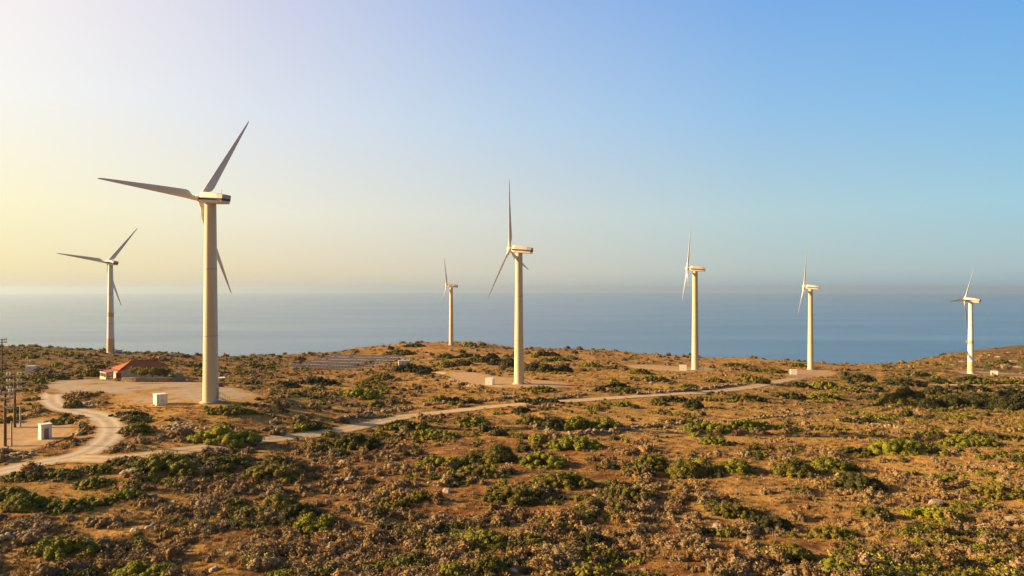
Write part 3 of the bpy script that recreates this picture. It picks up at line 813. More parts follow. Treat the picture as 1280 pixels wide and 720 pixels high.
for x in (4.4, 7.2, 10.4):
    mb = MB(); mb.box(x-.55,x+.55,-.04,.03,1.0,2.1); wi = mb.build('window', M['dark_glass'], house)
    mb = MB(); mb.box(x-.65,x-.55,-.06,.03,.9,2.2); mb.box(x+.55,x+.65,-.06,.03,.9,2.2); mb.box(x-.55,x+.55,-.06,.03,2.1,2.2); mb.box(x-.7,x+.7,-.1,.03,.88,1.0); mb.build('frame', M['white_shade'], wi)
mb = MB(); mb.box(-1.55,-.05,-.12,.0,-.1,2.15); dr = mb.build('red_door', M['red_door'], house)
mb = MB(); mb.box(-.45,-.38,-.18,-.12,.95,1.1); mb.build('handle', M['steel'], dr)
# porch
porch = empty('porch', (0,0,0)); porch.parent = house
mb = MB(); mb.add([(-4.6,-.6,2.15),(0,-.6,2.75),(0,5.2,2.75),(-4.6,5.2,2.15),(-4.6,-.6,2.27),(0,-.6,2.87),(0,5.2,2.87),(-4.6,5.2,2.27)], [(0,3,2,1),(4,5,6,7),(0,1,5,4),(2,3,7,6),(3,0,4,7)])
mb.build('porch_roof', M['porch_red'], porch)
mb = MB(); mb.box(-4.66,-4.6,-.65,5.25,2.08,2.3); mb.box(-4.6,0,-.66,-.6,2.05,2.2); mb.build('fascia', M['white_shade'], porch)
for x, y in ((-4.45,-.4),(-4.45,1.6),(-4.45,3.4),(-4.45,5.0),(-2.6,-.4)):
    mb = MB(); mb.box(x-.09,x+.09,y-.09,y+.09,-.2,2.1); mb.build('post', M['white_shade'], porch)
mb = MB(); mb.box(-4.6,-4.35,-.55,5.2,-.5,.85); mb.box(-4.35,-3.4,-.55,-.3,-.5,.85); mb.build('parapet', M['render'], porch)
# dish on the eave
mb = MB(); mb.rings([[(.38*t*math.cos(2*math.pi*j/16), -.1*t*t*2+.1, .38*t*math.sin(2*math.pi*j/16)) for j in range(16)] for t in (.15,.5,.8,1.0)])
mb.tube((0,.1,0),(0,.5,-.25),.04); mb.tube((0,-.1,-.3),(0,-.45,0),.02)
o = mb.build('satellite_dish', M['white'], house); o.location = (2.6,-.75,E_+.55)
# stone wall in front of the yard
def wall_along(pts, h, t, name, label, mat, cat='wall'):
    L = catmull([ground(*p)[:2] for p in pts], 1.0)
    T = np.gradient(L, axis=0); T /= np.linalg.norm(T, axis=1)[:, None]; NN = np.c_[-T[:, 1], T[:, 0]]
    rings = []
    for i, p in enumerate(L):
        z = float(H(p[0], p[1])); hh = h*(1+.12*(mnoise.noise(Vector((p[0]*.6, p[1]*.6, 3)))))
        a = p-NN[i]*t/2; b = p+NN[i]*t/2; a2 = p-NN[i]*t*.42; b2 = p+NN[i]*t*.42
        rings.append([(*a, z-.3), (*b, z-.3), (*b2, z+hh), (*a2, z+hh)])
    mb = MB(); mb.rings(rings, True, False)
    o = mb.build(name, mat); tag(o, label, cat); return o
wall_along([(152,477.5),(170,477.8),(192,477.8),(215,477.8),(231,477)], 1.35, .5, 'stone_wall', 'low brown stone wall along the front of the red-roofed house', M['masonry'])
o = wall_along([(216,472.5),(222,471.5),(228,471)], 1.15, .6, 'ruined_wall', 'low broken wall stub at the right end of the red-roofed house', M['masonry'])

# ---------------------------------------------------------------- utility poles
def pole(px, py, h, arms, lb, stub=None, wid=2.6, D=None):
    g = at(px, D) if D else ground(px, py)
    root = empty('utility_pole', g, R(18)); tag(root, lb, 'utility pole', 'wooden utility poles at the left edge')
    mb = MB(); mb.tube((0,0,-.6),(0,0,h),.23,.16,10); mb.build('pole', M['wood'], root)
    for z in arms:
        mb = MB(); mb.box(-wid/2,wid/2,-.34,-.16,z-.22,z+.02); ar = mb.build('crossarm', M['pale_wood'], root)
        for x in (-wid/2+.15, -wid/4, wid/4, wid/2-.15):
            mb = MB(); mb.lathe([(.06,z+.02),(.15,z+.08),(.09,z+.16),(.18,z+.24),(.1,z+.32),(.16,z+.4),(.06,z+.46)], 10, (x,-.25)); mb.build('insulator', M['ceramic'], ar)
    if stub:
        mb = MB(); mb.tube((stub,.25,-.6),(stub,.25,3.9),.14,.12,10); mb.build('stub_post', M['pale_wood'], root)
        mb = MB(); mb.box(min(0,stub),max(0,stub),.05,.2,1.2,1.3); mb.build('brace', M['steel'], root)
pole(6.5,559,8.7,(6.3,7.7,8.55),'dark wooden utility pole with three pale crossarms, nearest on the left edge',.75)
pole(18.5,535,9.6,(7.0,8.3,9.4),'dark wooden utility pole with three pale crossarms, behind the nearest pole',.75,2.4)
pole(2.5,466,11.2,(10.0,10.9),'tall thin wooden pole with two crossarms against the sea at the far left',None,2.9)

# ---------------------------------------------------------------- solar field
q = [np.array(ground0(*p)[:2]) for p in ((361,460),(452,462.5),(505,448),(412,447))]
def table_parts():
    root = empty('solar_table', (0,0,0))
    w, s, t = 8.6, 2.4, R(25)
    y1, z1 = s*math.cos(t), s*math.sin(t); z0 = .55
    n_ = Vector((0,-math.sin(t),math.cos(t)))
    mb = MB()
    a = [Vector((-w/2,0,z0)),Vector((w/2,0,z0)),Vector((w/2,y1,z0+z1)),Vector((-w/2,y1,z0+z1))]
    mb.add(a+[p+n_*.05 for p in a], [(3,2,1,0),(4,5,6,7),(0,1,5,4),(1,2,6,5),(2,3,7,6),(3,0,4,7)])
    o = mb.build('panel_array', M['pv'], root)
    uv = o.data.uv_layers.new()
    for l_ in o.data.loops:
        c = o.data.vertices[l_.vertex_index].co; uv.data[l_.index].uv = (c.x+w/2+.03, c.y/math.cos(t)+.02)
    mb = MB()
    mb.box(-w/2,w/2,-.08,-.01,z0-.07,z0+.06); mb.build('frame_rail', M['white_shade'], root)
    mb = MB(); mb.box(-w/2,w/2,y1-.04,y1+.04,z0+z1-.14,z0+z1-.06); mb.build('rear_rail', M['steel'], root)
    for x in (-w/2+.8, 0, w/2-.8):
        mb = MB(); mb.tube((x,.3,-.8),(x,.3,z0+.1),.06); mb.tube((x,y1-.3,-.8),(x,y1-.3,z0+z1-.2),.06); mb.build('support_leg', M['steel'], root)
    return root
proto = table_parts(); first = True
ROWN = ['front','second','third','fourth','back']; CN = ['left end','second from the left','second from the right','right end']
for i in range(5):
    a = q[0]+(q[3]-q[0])*i/4; b = q[1]+(q[2]-q[1])*i/4
    dirv = (b-a)/np.linalg.norm(b-a); ang = math.atan2(dirv[1], dirv[0])
    for k in range(4):
        c = a + (b-a)*(k+.5)/4
        o = proto if first else copy_tree(proto); first = False
        ln = np.linalg.norm(b-a)/4
        o.location = (c[0], c[1], float(H0(c[0], c[1]))+.1); o.rotation_euler = (0, 0, ang); o.scale = (ln/8.6*.985, 1, 1)
        tag(o, 'dark purplish solar table, %s of the %s row in the solar field' % (CN[k], ROWN[i]), 'solar panel', 'solar tables in rows')
def fence(pts, n, h, label, mat, wire=True):
    L = catmull([ground0(*p)[:2] for p in pts], .5)
    idx = np.linspace(0, len(L)-1, n).astype(int)
    c = L[idx[0]]; root = empty('wire_fence', (c[0], c[1], float(H(c[0], c[1])))); tag(root, label, 'fence', None)
    base = root.location
    P = [Vector((L[i][0], L[i][1], float(H(L[i][0], L[i][1])))) - base for i in idx]
    for p in P:
        mb = MB(); mb.tube(p+Vector((0,0,-.3)), p+Vector((0,0,h)), .07, n=6); mb.build('post', mat, root)
    mb = MB()
    for a, b in zip(P, P[1:]):
        for z in (.3,.75,1.2,h-.1): mb.tube(a+Vector((0,0,z)), b+Vector((0,0,z)), .012, n=4)
    mb.build('wires', M['steel'], root)
fence([(452,464),(465,463.3),(480,462),(494,460.5)], 12, 2.2, 'row of pale posts and wire along the front right of the solar field', M['pale_wood'])
fence([(320,457.5),(335,456.5),(350,455),(358,454)], 10, 2.0, 'row of pale posts and wire left of the solar field', M['pale_wood'])
fence([(512,452),(521,453),(528,452.6)], 5, 2.6, 'short row of tall pale posts behind the dark hedge by the service building', M['pale_wood'])

# ---------------------------------------------------------------- stones
def rock_verts(rr, sx, sy, sz):
    bm = _ico
    k = Vector((rr.random()*50, rr.random()*50, rr.random()*50))
    out = []
    for p in bm[0]:
        d = 1+.38*mnoise.noise(p*1.1+k)+.18*mnoise.noise(p*2.7+k)
        out.append(Vector((p.x*sx*d, p.y*sy*d, p.z*sz*d)))
    return out, bm[1]
import bmesh
def ico(sub):
    bm = bmesh.new(); bmesh.ops.create_icosphere(bm, subdivisions=sub, radius=1)
    bm.verts.ensure_lookup_table()
    r = ([v.co.copy() for v in bm.verts], [tuple(v.index for v in f.verts) for f in bm.faces]); bm.free(); return r
_ico = ico(2); _ico1 = ico(1)
def stone_row(pts, h, label, name='drystone_wall', cat='wall', mat='stone', gap=.12):
    global _ico
    L = catmull([ground(*p)[:2] for p in pts], .45)
    c = L[len(L)//2]; base = Vector((c[0], c[1], float(H(c[0], c[1]))))
    mb = MB(); rr = random.Random(hash_(label)); keep, _ico = _ico, _ico1
    for i, p in enumerate(L):
        if mnoise.noise(Vector((p[0]*.25, p[1]*.25, 5))) < -.42+gap: continue
        lv = rr.choice((1,2,2,3)) if h > .6 else 1
        for k in range(lv):
            s = h*rr.uniform(.26,.5)
            vs, fs = rock_verts(rr, s*rr.uniform(.9,1.5), s*rr.uniform(.8,1.3), s*rr.uniform(.6,.9))
            rot = Matrix.Rotation(rr.uniform(0,6.28), 3, 'Z')
            off = Vector((p[0]+rr.uniform(-.35,.35), p[1]+rr.uniform(-.35,.35), 0)); off.z = float(H(off.x, off.y))+k*h*.36+s*.2
            mb.add([rot @ v + off - base for v in vs], fs)
    _ico = keep
    o = mb.build(name, M[mat]); o.location = base; tag(o, label, cat); return o
def hash_(s): return sum((i+1)*ord(ch) for i, ch in enumerate(s)) % 100003
stone_row([(421,528),(450,522),(480,516),(520,510),(560,504),(600,501),(645,497)], .9, 'rough stone wall along the upper side of the middle track, left of the centre turbine')
stone_row([(668,505),(690,500),(715,496),(735,494)], .8, 'short stone wall above the middle track below the centre turbine')
stone_row([(795,493.5),(830,491),(870,488),(900,484),(930,481)], .9, 'stone wall above the middle track below the third turbine from the right')
stone_row([(662,532),(680,538),(690,544)], .8, 'short tumbled stone wall running down to the rounded bush below the middle track')
stone_row([(705,547),(740,544),(776,540),(812,534),(834,531),(880,530)], .95, 'long drystone wall across the straw field in the middle of the hillside')
stone_row([(900,529),(960,523),(1001,519),(1030,517)], .7, 'low broken stone wall right of the long drystone wall')
stone_row([(1050,526),(1075,529),(1100,533),(1130,538)], .7, 'pale stone row on the straw slope below the dark green gully', mat='pale_stone')
stone_row([(-20,684),(0,679),(20,673),(42,668),(63,661)], .8, 'grey stone wall at the lower left edge above the big yellow-green bush', mat='pale_stone')
stone_row([(552,472),(565,476),(580,481),(596,484)], .8, 'pale stones edging the pad of the centre turbine', mat='pale_stone')
stone_row([(1190,575),(1215,580),(1250,585),(1280,588)], .55, 'faint stone row on the straw slope at the right edge', mat='pale_stone')
stone_row([(404,606),(425,603),(440,600)], .8, 'small grey stone wall piece in the thick scrub left of centre', mat='pale_stone')
def pile(px, py, n, spread, s0, label, mat='pale_stone'):
    g = ground(px, py); mb = MB(); rr = random.Random(hash_(label))
    for i in range(n):
        s = s0*.8*rr.uniform(.4,1.15); vs, fs = rock_verts(rr, s*1.2, s, s*.7)
        x, y = rr.gauss(0, spread), rr.gauss(0, spread*.8)
        z = float(H(g.x+x, g.y+y))-g.z+s*.25+max(0, .5*s0*(1-math.hypot(x,y)/spread))
        rot = Matrix.Rotation(rr.uniform(0,6.28), 3, 'Z')
        mb.add([rot @ v + Vector((x,y,z)) for v in vs], fs)
    o = mb.build('stone_pile', M[mat]); o.location = g; tag(o, label, 'stone pile')
pile(225,534,60,2.3,.42,'scattered pale rubble left of the big green bush below the tallest turbine')
pile(106,506,36,1.4,.4,'grey rubble heap inside the bend of the gravel road')
pile(101,530,14,.7,.6,'pale slabs stacked on the outer side of the road bend')
pile(98,543,8,.5,.6,'two flat pale slabs beside the gravel road')
pile(162,591,12,.8,.55,'pale boulders at the left end of the long green bush by the road junction')
pile(28,521,24,1.2,.5,'grey rubble heap behind the second utility pole')
pile(20,572,22,1.6,.5,'rubble and stones at the foot of the clearing by the left edge')
pile(510,431.5,26,2.6,.75,'small stone ruin on the skyline left of the farthest turbine')
pile(588,432,26,3.0,.8,'stone heap on the skyline right of the farthest turbine')
pile(592,434.5,10,2.0,.7,'pale boulders just below the skyline heap')
pile(750,487,30,3,.4,'pale stones scattered left of the paired green bushes below the turbine pad')
pile(48,480,10,1.2,.5,'pale stones left of the road where it reaches the yard')
rr = random.Random(5)
BOULD = [(1204,452,3.0,'left of the rightmost turbine tower'),(1191,456,2.0,'lowest at the left foot of the rocky hill'),(1178,449,1.7,'on the left shoulder of the rocky hill'),(1225,449,2.6,'right of the rightmost tower, mid height'),(1240,453,3.6,'above the white cabinet on the hill'),
 (1256,458,4.0,'long and low right of the white cabinet'),(1249,446,2.6,'above the largest outcrop'),(1268,452,3.2,'near the right edge, mid hill'),(1274,460,3.4,'at the foot of the hill by the right edge'),(1262,441,2.4,'near the top of the hill'),(1238,441,2.0,'on the upper hill above the tower base'),(1213,444,1.8,'just behind the rightmost tower')]
for px, py, s, lb in BOULD:
    g = ground(px, py); vs, fs = rock_verts(rr, s*1.1, s*.9, s*.3)
    mb = MB(); mb.add(vs, fs); o = mb.build('rock_outcrop', M['pale_stone' if px % 2 else 'stone']); o.location = g
    tag(o, 'pale rock outcrop ' + lb, 'rock', 'rock outcrops on the right hill')
g = ground(1047, 600); vs, fs = rock_verts(rr, .5, .5, .95); mb = MB(); mb.add(vs, fs); o = mb.build('boulder', M['stone']); o.location = g; tag(o, 'upright pale boulder at the left side of the dark dome bush', 'rock')
#VEGETATION
# ---------------------------------------------------------------- shrubs
def leaf_cloud(lobes, size, cover, rr, up=.25, jit=.13, core=.70, wild=.8):
    """leaf-sized quads over a set of lobes (cx,cy,cz,rx,ry,rz), plus the lobes' own inner surface"""
    V, Fq, T = [], [], []
    nb = 0
    for li, (cx, cy, cz, rx, ry, rz) in enumerate(lobes):
        area = 2*math.pi*((rx*ry)**1.6/3+(rx*rz)**1.6/3+(ry*rz)**1.6/3)**(1/1.6)*1.15
        n = int(max(24, cover*area/(size*size)))
        d = rr.normal(size=(n, 3)); d[:, 2] = np.abs(d[:, 2])*1.0-.12; d /= np.linalg.norm(d, axis=1)[:, None]
        lump = .80+.42*np.array([mnoise.noise(Vector((p[0]*2.2+li*7, p[1]*2.2, p[2]*2.2))) for p in d]) + rr.normal(size=n)*jit
        p = np.c_[cx, cy, cz] + d*np.c_[np.full(n, rx), np.full(n, ry), np.full(n, rz)]*(lump+.08)[:, None]
        keep = p[:, 2] > -.05
        for lj, (ax, ay, az, bx, by, bz) in enumerate(lobes):
            if lj == li: continue
            keep &= (((p[:, 0]-ax)/bx)**2+((p[:, 1]-ay)/by)**2+((p[:, 2]-az)/bz)**2) > .6
        p = p[keep]; d = d[keep]; n = len(p)
        if not n: continue
        nrm = d + rr.normal(size=(n, 3))*wild + np.array([0, 0, up]); nrm /= np.linalg.norm(nrm, axis=1)[:, None]
        t = np.cross(nrm, rr.normal(size=(n, 3))); t /= np.linalg.norm(t, axis=1)[:, None]+1e-9
        b = np.cross(nrm, t)
        s = size*rr.uniform(.55, 1.15, n)[:, None]
        quad = np.stack([p-t*s*.6, p-b*s*.38, p+t*s*.6, p+b*s*.38], 1)
        V.append(quad.reshape(-1, 3)); Fq.append(nb+np.arange(4*n).reshape(-1, 4)); nb += 4*n
        T.append(np.repeat(np.clip(.5+rr.normal()*.17+rr.normal(size=n)*.17, 0.02, .98), 4))
    V = np.vstack(V); Fq = np.vstack(Fq); T = np.concatenate(T)
    CV, CF, CT = [], [], []; b0 = len(V)
    for cx, cy, cz, rx, ry, rz in lobes:
        k = rr.random(3)*20
        vv = np.array([(cx+q.x*rx*core*f, cy+q.y*ry*core*f, max(-.25, cz+q.z*rz*core*f)) for q in _ico[0] for f in (1+.25*mnoise.noise(q*1.6+Vector(k)),)])
        CV.append(vv); CF.append(np.array(_ico[1])+b0); b0 += len(vv); CT.append(np.full(len(vv), .42))
    return V, Fq, T, np.vstack(CV), np.vstack(CF), np.concatenate(CT)
def cloud_mesh(name, data, mat):
    V, Fq, T, CV, CF, CT = data
    me = bpy.data.meshes.new(name)
    v = np.vstack([V, CV]); me.vertices.add(len(v)); me.vertices.foreach_set('co', v.ravel().astype(np.float32))
    me.loops.add(Fq.size+CF.size); me.loops.foreach_set('vertex_index', np.r_[Fq.ravel(), CF.ravel()].astype(np.int32))
    me.polygons.add(len(Fq)+len(CF)); me.polygons.foreach_set('loop_start', np.r_[np.arange(len(Fq))*4, Fq.size+np.arange(len(CF))*3].astype(np.int32))
    me.update(); me.validate()
    attr(me, 'tone', np.r_[T, CT]); me.materials.append(mat)
    return me
TONE = {'B': ('leaf_bright','bright green'), 'G': ('leaf_green','green'), 'D': ('leaf_dark','dark green'), 'O': ('leaf_olive','olive'), 'Y': ('leaf_yellow','yellow-green'), 'R': ('twig_grey','grey-brown')}
ZONES = [
 ('along the gravel road in the left corner', 'road-edge shrubs', [(2,56,584,603,'O'),(52,102,582,600,'G'),(98,142,577,593,'G')]),
 ('in the green patch at lower left', 'lower left shrubs', [(-14,34,605,631,'G'),(8,54,614,641,'B'),(52,110,618,643,'G'),(97,142,592,612,'B'),(140,173,597,612,'G'),(136,177,607,627,'B')]),
 ('along the bottom edge at lower left', 'bottom left shrubs', [(36,126,668,702,'B'),(112,143,667,690,'R'),(154,188,667,689,'O'),(142,222,690,724,'B'),(98,168,641,662,'R')]),
 ('below the tallest turbine near the junction', 'junction shrubs', [(158,249,564,596,'G'),(248,312,566,588,'O'),(300,378,571,605,'Y'),(318,375,566,590,'O'),(412,472,536,562,'O'),(372,414,549,565,'O')]),
 ('in thick scrub left of bottom centre', 'thicket shrubs', [(266,312,618,642,'O'),(288,347,628,656,'O'),(328,372,615,646,'Y'),(348,402,624,662,'D'),(368,420,634,668,'G'),(322,428,702,724,'B')]),
 ('between the yard and the middle track', 'shrubs below the yard', [(236,322,527,558,'B'),(151,191,526,544,'O'),(140,184,512,522,'D'),(150,190,516,528,'G'),(256,306,508,521,'G'),(290,318,511,519,'G'),(141,179,567,580,'R')]),
 ('beside the S-bend of the gravel road', 'road bend shrubs', [(56,93,520,532,'B'),(80,100,497,511,'Y'),(82,120,490,500,'R'),(44,82,466,476,'O'),(0,20,518,530,'G')]),
 ('near the red-roofed house', 'house shrubs', [(102,126,459,471,'Y'),(112,132,454,462,'O'),(232,262,452,460,'O'),(288,320,462,470,'O'),(210,226,450,456,'G'),(300,330,452,460,'O')]),
 ('on the straw slope below the solar field', 'slope shrubs', [(369,424,468,482,'D'),(333,374,472,484,'D'),(422,474,480,498,'B'),(463,493,464,476,'Y'),(520,539,461,469,'D'),(536,560,491,502,'Y'),(462,481,496,508,'Y'),(440,480,474,483,'O'),(558,574,493,501,'D')]),
 ('hugging the lower edge of the middle track', 'track-edge shrubs', [(477,538,521,540,'G'),(511,574,534,550,'B'),(568,613,516,533,'G'),(640,663,507,517,'D'),(767,791,500,510,'G'),(817,863,491,503,'D'),(855,878,496,511,'D'),(811,833,499,507,'G'),(868,905,492,502,'O'),(905,955,489,503,'O')]),
 ('between the centre turbine and middle track', 'upper slope shrubs', [(645,702,494,506,'D'),(657,693,481,490,'G'),(757,788,476,486,'D'),(763,794,482,492,'G'),(850,873,479,486,'G'),(797,835,467,478,'O'),(926,962,466,479,'O'),(880,902,470,478,'Y'),(940,985,458,466,'O')]),
 ('in the band below the straw field', 'centre band shrubs', [(645,682,517,533,'O'),(678,710,519,536,'D'),(704,742,516,537,'G'),(734,778,517,538,'G'),(852,912,523,540,'G'),(906,962,521,540,'B'),(824,862,520,530,'Y'),(838,870,514,522,'Y'),(810,842,508,518,'Y')]),
 ('on the brown slope at the middle', 'middle slope shrubs', [(522,578,562,585,'B'),(568,614,559,580,'O'),(570,616,578,600,'Y'),(607,642,554,580,'O'),(645,708,560,585,'B'),(684,750,538,563,'B'),(662,738,585,615,'O'),(606,690,606,634,'O'),(466,512,616,637,'Y'),(748,820,602,629,'O'),(778,817,580,595,'Y'),(873,912,542,558,'G'),(791,834,563,588,'O'),(835,878,567,596,'O')]),
 ('at the bottom centre edge', 'bottom centre shrubs', [(566,636,652,686,'G'),(630,690,658,686,'O'),(718,766,655,684,'D'),(705,779,673,698,'O'),(588,630,690,724,'O'),(725,784,704,724,'B')]),
 ('on the slope right of centre', 'right slope shrubs', [(854,897,568,594,'O'),(895,942,568,594,'G'),(968,1016,571,599,'O'),(1012,1069,566,592,'G'),(1044,1102,586,617,'D')]),
 ('in the lower right foreground', 'lower right shrubs', [(885,946,621,645,'O'),(935,990,634,662,'D'),(853,902,651,672,'D'),(952,1016,671,705,'O'),(1012,1072,645,672,'O'),(1068,1112,629,653,'Y'),(1128,1202,626,653,'B'),(1151,1209,664,685,'Y'),(1218,1265,688,710,'Y'),(1155,1202,586,605,'G'),(1208,1284,598,625,'Y')]),
 ('on the slope below the gully', 'slope below gully shrubs', [(1001,1048,526,539,'Y'),(1042,1095,553,569,'D'),(1088,1156,541,570,'B'),(1180,1245,536,558,'B'),(1136,1184,533,546,'O'),(1052,1095,517,530,'D'),(958,998,528,541,'G'),(1235,1284,540,552,'O')]),
 ('in the dark gully at the right', 'gully shrubs', [(1104,1154,479,508,'Y'),(1078,1108,490,500,'D'),(1150,1174,492,511,'D'),(1168,1212,490,511,'D'),(1206,1242,488,508,'D'),(1234,1290,483,511,'D'),(1106,1158,470,483,'D'),(1054,1092,464,477,'D'),(1012,1046,473,486,'G'),(1150,1190,480,494,'D'),(1190,1236,478,490,'D'),(1040,1080,480,490,'O'),(1012,1046,488,500,'G'),(1180,1225,500,512,'Y'),(960,1005,486,498,'O'),(1062,1102,478,488,'D'),(1196,1232,468,478,'D'),(1246,1288,498,513,'D'),(984,1012,475,485,'D')]),  # dark green shrubs, with more added to stand in for the gully's shade
 ('on the flat below the rightmost turbine', 'far right shrubs', [(1128,1160,462,470,'O'),(1160,1186,472,480,'D'),(1205,1250,472,481,'G'),(1250,1290,473,481,'O'),(1240,1262,448,455,'O')]),
 ('in the dark row behind the centre turbine', 'dark row shrubs', [(596,613,444,454,'D'),(611,629,446,456,'D'),(626,646,445,459,'D'),(657,677,450,465,'D'),(672,693,453,466,'D'),(691,714,454,466,'D'),(586,605,442,452,'D'),(606,622,440,449,'D'),(540,575,449,459,'O'),(566,590,448,457,'D'),(546,570,441,448,'G'),(572,592,440,447,'D')]),
 ('on the rise behind the middle turbines', 'rise shrubs', [(675,713,444,452,'G'),(668,698,438,445,'D'),(725,752,451,459,'G'),(786,812,458,468,'G'),(488,541,453,466,'D'),(757,785,455,462,'O'),(480,520,436,444,'O'),(900,935,452,459,'O'),(985,1004,452,458,'G'),(505,530,429,434,'O'),(580,596,427,434,'O')]),
]
ORD = ['leftmost','second from the left','third from the left','fourth from the left','fifth from the left','sixth from the left','seventh from the left','eighth from the left','ninth from the left','tenth from the left','eleventh from the left','twelfth from the left','thirteenth from the left','fourteenth from the left','fifteenth from the left','sixteenth from the left','seventeenth from the left','eighteenth from the left','nineteenth from the left','twentieth from the left']
LAND = []
tot = 0
def bush_at(x0, x1, y0, y1, tone, name='shrub'):
    rr = np.random.default_rng(int(x0*7+y0*131+900))
    xc = (x0+x1)/2
    g = ground0(xc, y1)
    Y = g[1]; w = (x1-x0)/F*Y; el = -g[2]/Y
    ht = (y1-y0)/F*Y
    dep = min(w*.8, max(.8, ht*.55/max(el, .08)), 7)
    h = min(max(.55, ht-dep*el*.75), .55*w+.5)
    yc = Y+dep*.45; X = (xc-640)/F*yc
    base = Vector((X, yc, float(H(X, yc))-.05))
    w *= 1.28; dep *= 1.2
    n = int(max(14, min(70, w*dep*2.2+8)))
    for_l = []
    lobes = []
    for i in range(n):
        a = rr.uniform(0, 2*math.pi); q = math.sqrt(rr.uniform(0, 1.0))
        lx, ly = q*math.cos(a)*w*.43, q*math.sin(a)*dep*.43
        r_ = min(.26*w, max(.36, .40*h))*rr.uniform(.5, 1.15)*(1-.25*q*q)
        zt = h*(1-.66*q*q)*rr.uniform(.62, 1.1)
        rz = min(zt*.8, r_*.95)
        lobes.append((lx, ly, max(0.0, zt-rz), r_, r_*rr.uniform(.8, 1.1), rz))
    size = max(.17, Y*.0021)
    return base, cloud_mesh(name, leaf_cloud(lobes, size, 1.6, rr, jit=.09, core=.80, wild=.6), M[TONE[tone][0]]), w, h
for zone, group, items in ZONES:
    items = sorted(items, key=lambda b: b[0]+b[1])
    for k, (x0, x1, y0, y1, tone) in enumerate(items):
        base, me, w, h = bush_at(x0, x1, y0, y1, tone)
        o = bpy.data.objects.new('shrub', me); COL.objects.link(o); o.location = base
        form = 'long low' if w > 4.2*h else ('rounded' if w < 2.8*h else 'spreading')
        tag(o, '%s %s shrub %s, %s' % (form, TONE[tone][1], zone, ORD[k].replace(' from the left', ' from left')), 'shrub', group)
        LAND.append((base, w, h, '%s %s' % (TONE[tone][1], ORD[k]), zone))
        tot += len(me.polygons)
    if tot < 0: break
print('shrub faces', tot, 'shrubs', len(LAND))

# trees in front of the house
def tree(px, py, crown_w, crown_h, trunk, label):
    g = ground(px, py); root = empty('garden_tree', g); tag(root, label, 'tree', 'garden trees in front of the house')
    rr = np.random.default_rng(int(px*10))
    mb = MB(); mb.tube((0,0,-.3),(.1,0,trunk),.17,.12,8)
    for k in range(5):
        a = k*1.26+.3; mb.tube((.1,0,trunk-.1),(math.cos(a)*crown_w*.28,math.sin(a)*crown_w*.22,trunk+crown_h*.5),.09,.03,6)
    mb.build('trunk', M['bark'], root)
    lobes = []
    for i in range(13):
        a = rr.uniform(0, 6.28); q = math.sqrt(rr.uniform(0, 1))*.36
        lobes.append((q*math.cos(a)*crown_w, q*math.sin(a)*crown_w*.7, trunk+crown_h*rr.uniform(.25,.55), crown_w*.2*rr.uniform(.7,1.2), crown_w*.2, crown_h*.36*rr.uniform(.8,1.2)))
    me = cloud_mesh('crown', leaf_cloud(lobes, .3, 1.2, rr), M['leaf_yellow']); link('crown', me, root)
tree(176,477,6.4,2.6,1.9,'left olive-green garden tree in front of the red-roofed house')
tree(190,477.2,6.6,3.0,1.9,'middle olive-green garden tree in front of the red-roofed house')
tree(205,477,6.2,2.9,1.7,'right olive-green garden tree in front of the red-roofed house')

# ---------------------------------------------------------------- cushion shrubs (grey-brown tufts)
def tuft_data(rr, size=.12, h=.5, cover=1.0):
    lobes = []
    for i in range(int(rr.integers(6, 11))):
        a = rr.uniform(0, 6.28); q = math.sqrt(rr.uniform(0, 1)); r_ = rr.uniform(.12, .24)
        lobes.append((q*.42*math.cos(a), q*.42*math.sin(a), .02+h*.4*(1-q), r_, r_*rr.uniform(.85,1.1), h*rr.uniform(.5, .85)*(1-.3*q)))
    return leaf_cloud(lobes, size, cover, rr, up=.1, jit=.15, core=.72, wild=.9)
rrn = np.random.default_rng(3)
TUFTS = []
for i in range(9): TUFTS.append(cloud_mesh('cushion_shrub', tuft_data(rrn, .08, .48, 1.1), M['twig_grey' if i % 3 else 'twig_brown']))
LOW = [cloud_mesh('cushion', tuft_data(rrn, .10, .46, .95), M['twig_grey' if i in (0,2,3,5,6) else 'twig_brown' if i < 8 else ('leaf_olive','leaf_green','leaf_dark')[i % 3]]) for i in range(14)]
def grass_mesh(rr):
    V, Q, T = [], [], []
    for i in range(26):
        a = rr.uniform(0, 6.28); q = math.sqrt(rr.uniform(0, 1))*.5; x, y = q*math.cos(a), q*math.sin(a)
        b = rr.uniform(0, 6.28); w = .06; hh = rr.uniform(.5, 1.1); lean = rr.normal(size=2)*.3
        dx, dy = math.cos(b)*w, math.sin(b)*w; n_ = len(V)
        V += [(x-dx,y-dy,-.1),(x+dx,y+dy,-.1),(x+lean[0]+dx*.4,y+lean[1]+dy*.4,hh),(x+lean[0]-dx*.4,y+lean[1]-dy*.4,hh)]
        Q.append((n_,n_+1,n_+2,n_+3)); T += [float(np.clip(.5+rr.normal()*.2, 0, 1))]*4
    me = bpy.data.meshes.new('grass_tuft'); me.from_pydata(V, [], Q); me.update(); attr(me, 'tone', T); me.materials.append(M['straw']); return me
GRASS = [grass_mesh(rrn) for i in range(4)]
STONE = []
for i in range(4):
    vs, fs = rock_verts(rr, 1, .85, .6); mb = MB(); mb.add(vs, fs); STONE.append(mb.mesh('loose_stone', M['stone' if i % 2 else 'pale_stone']))

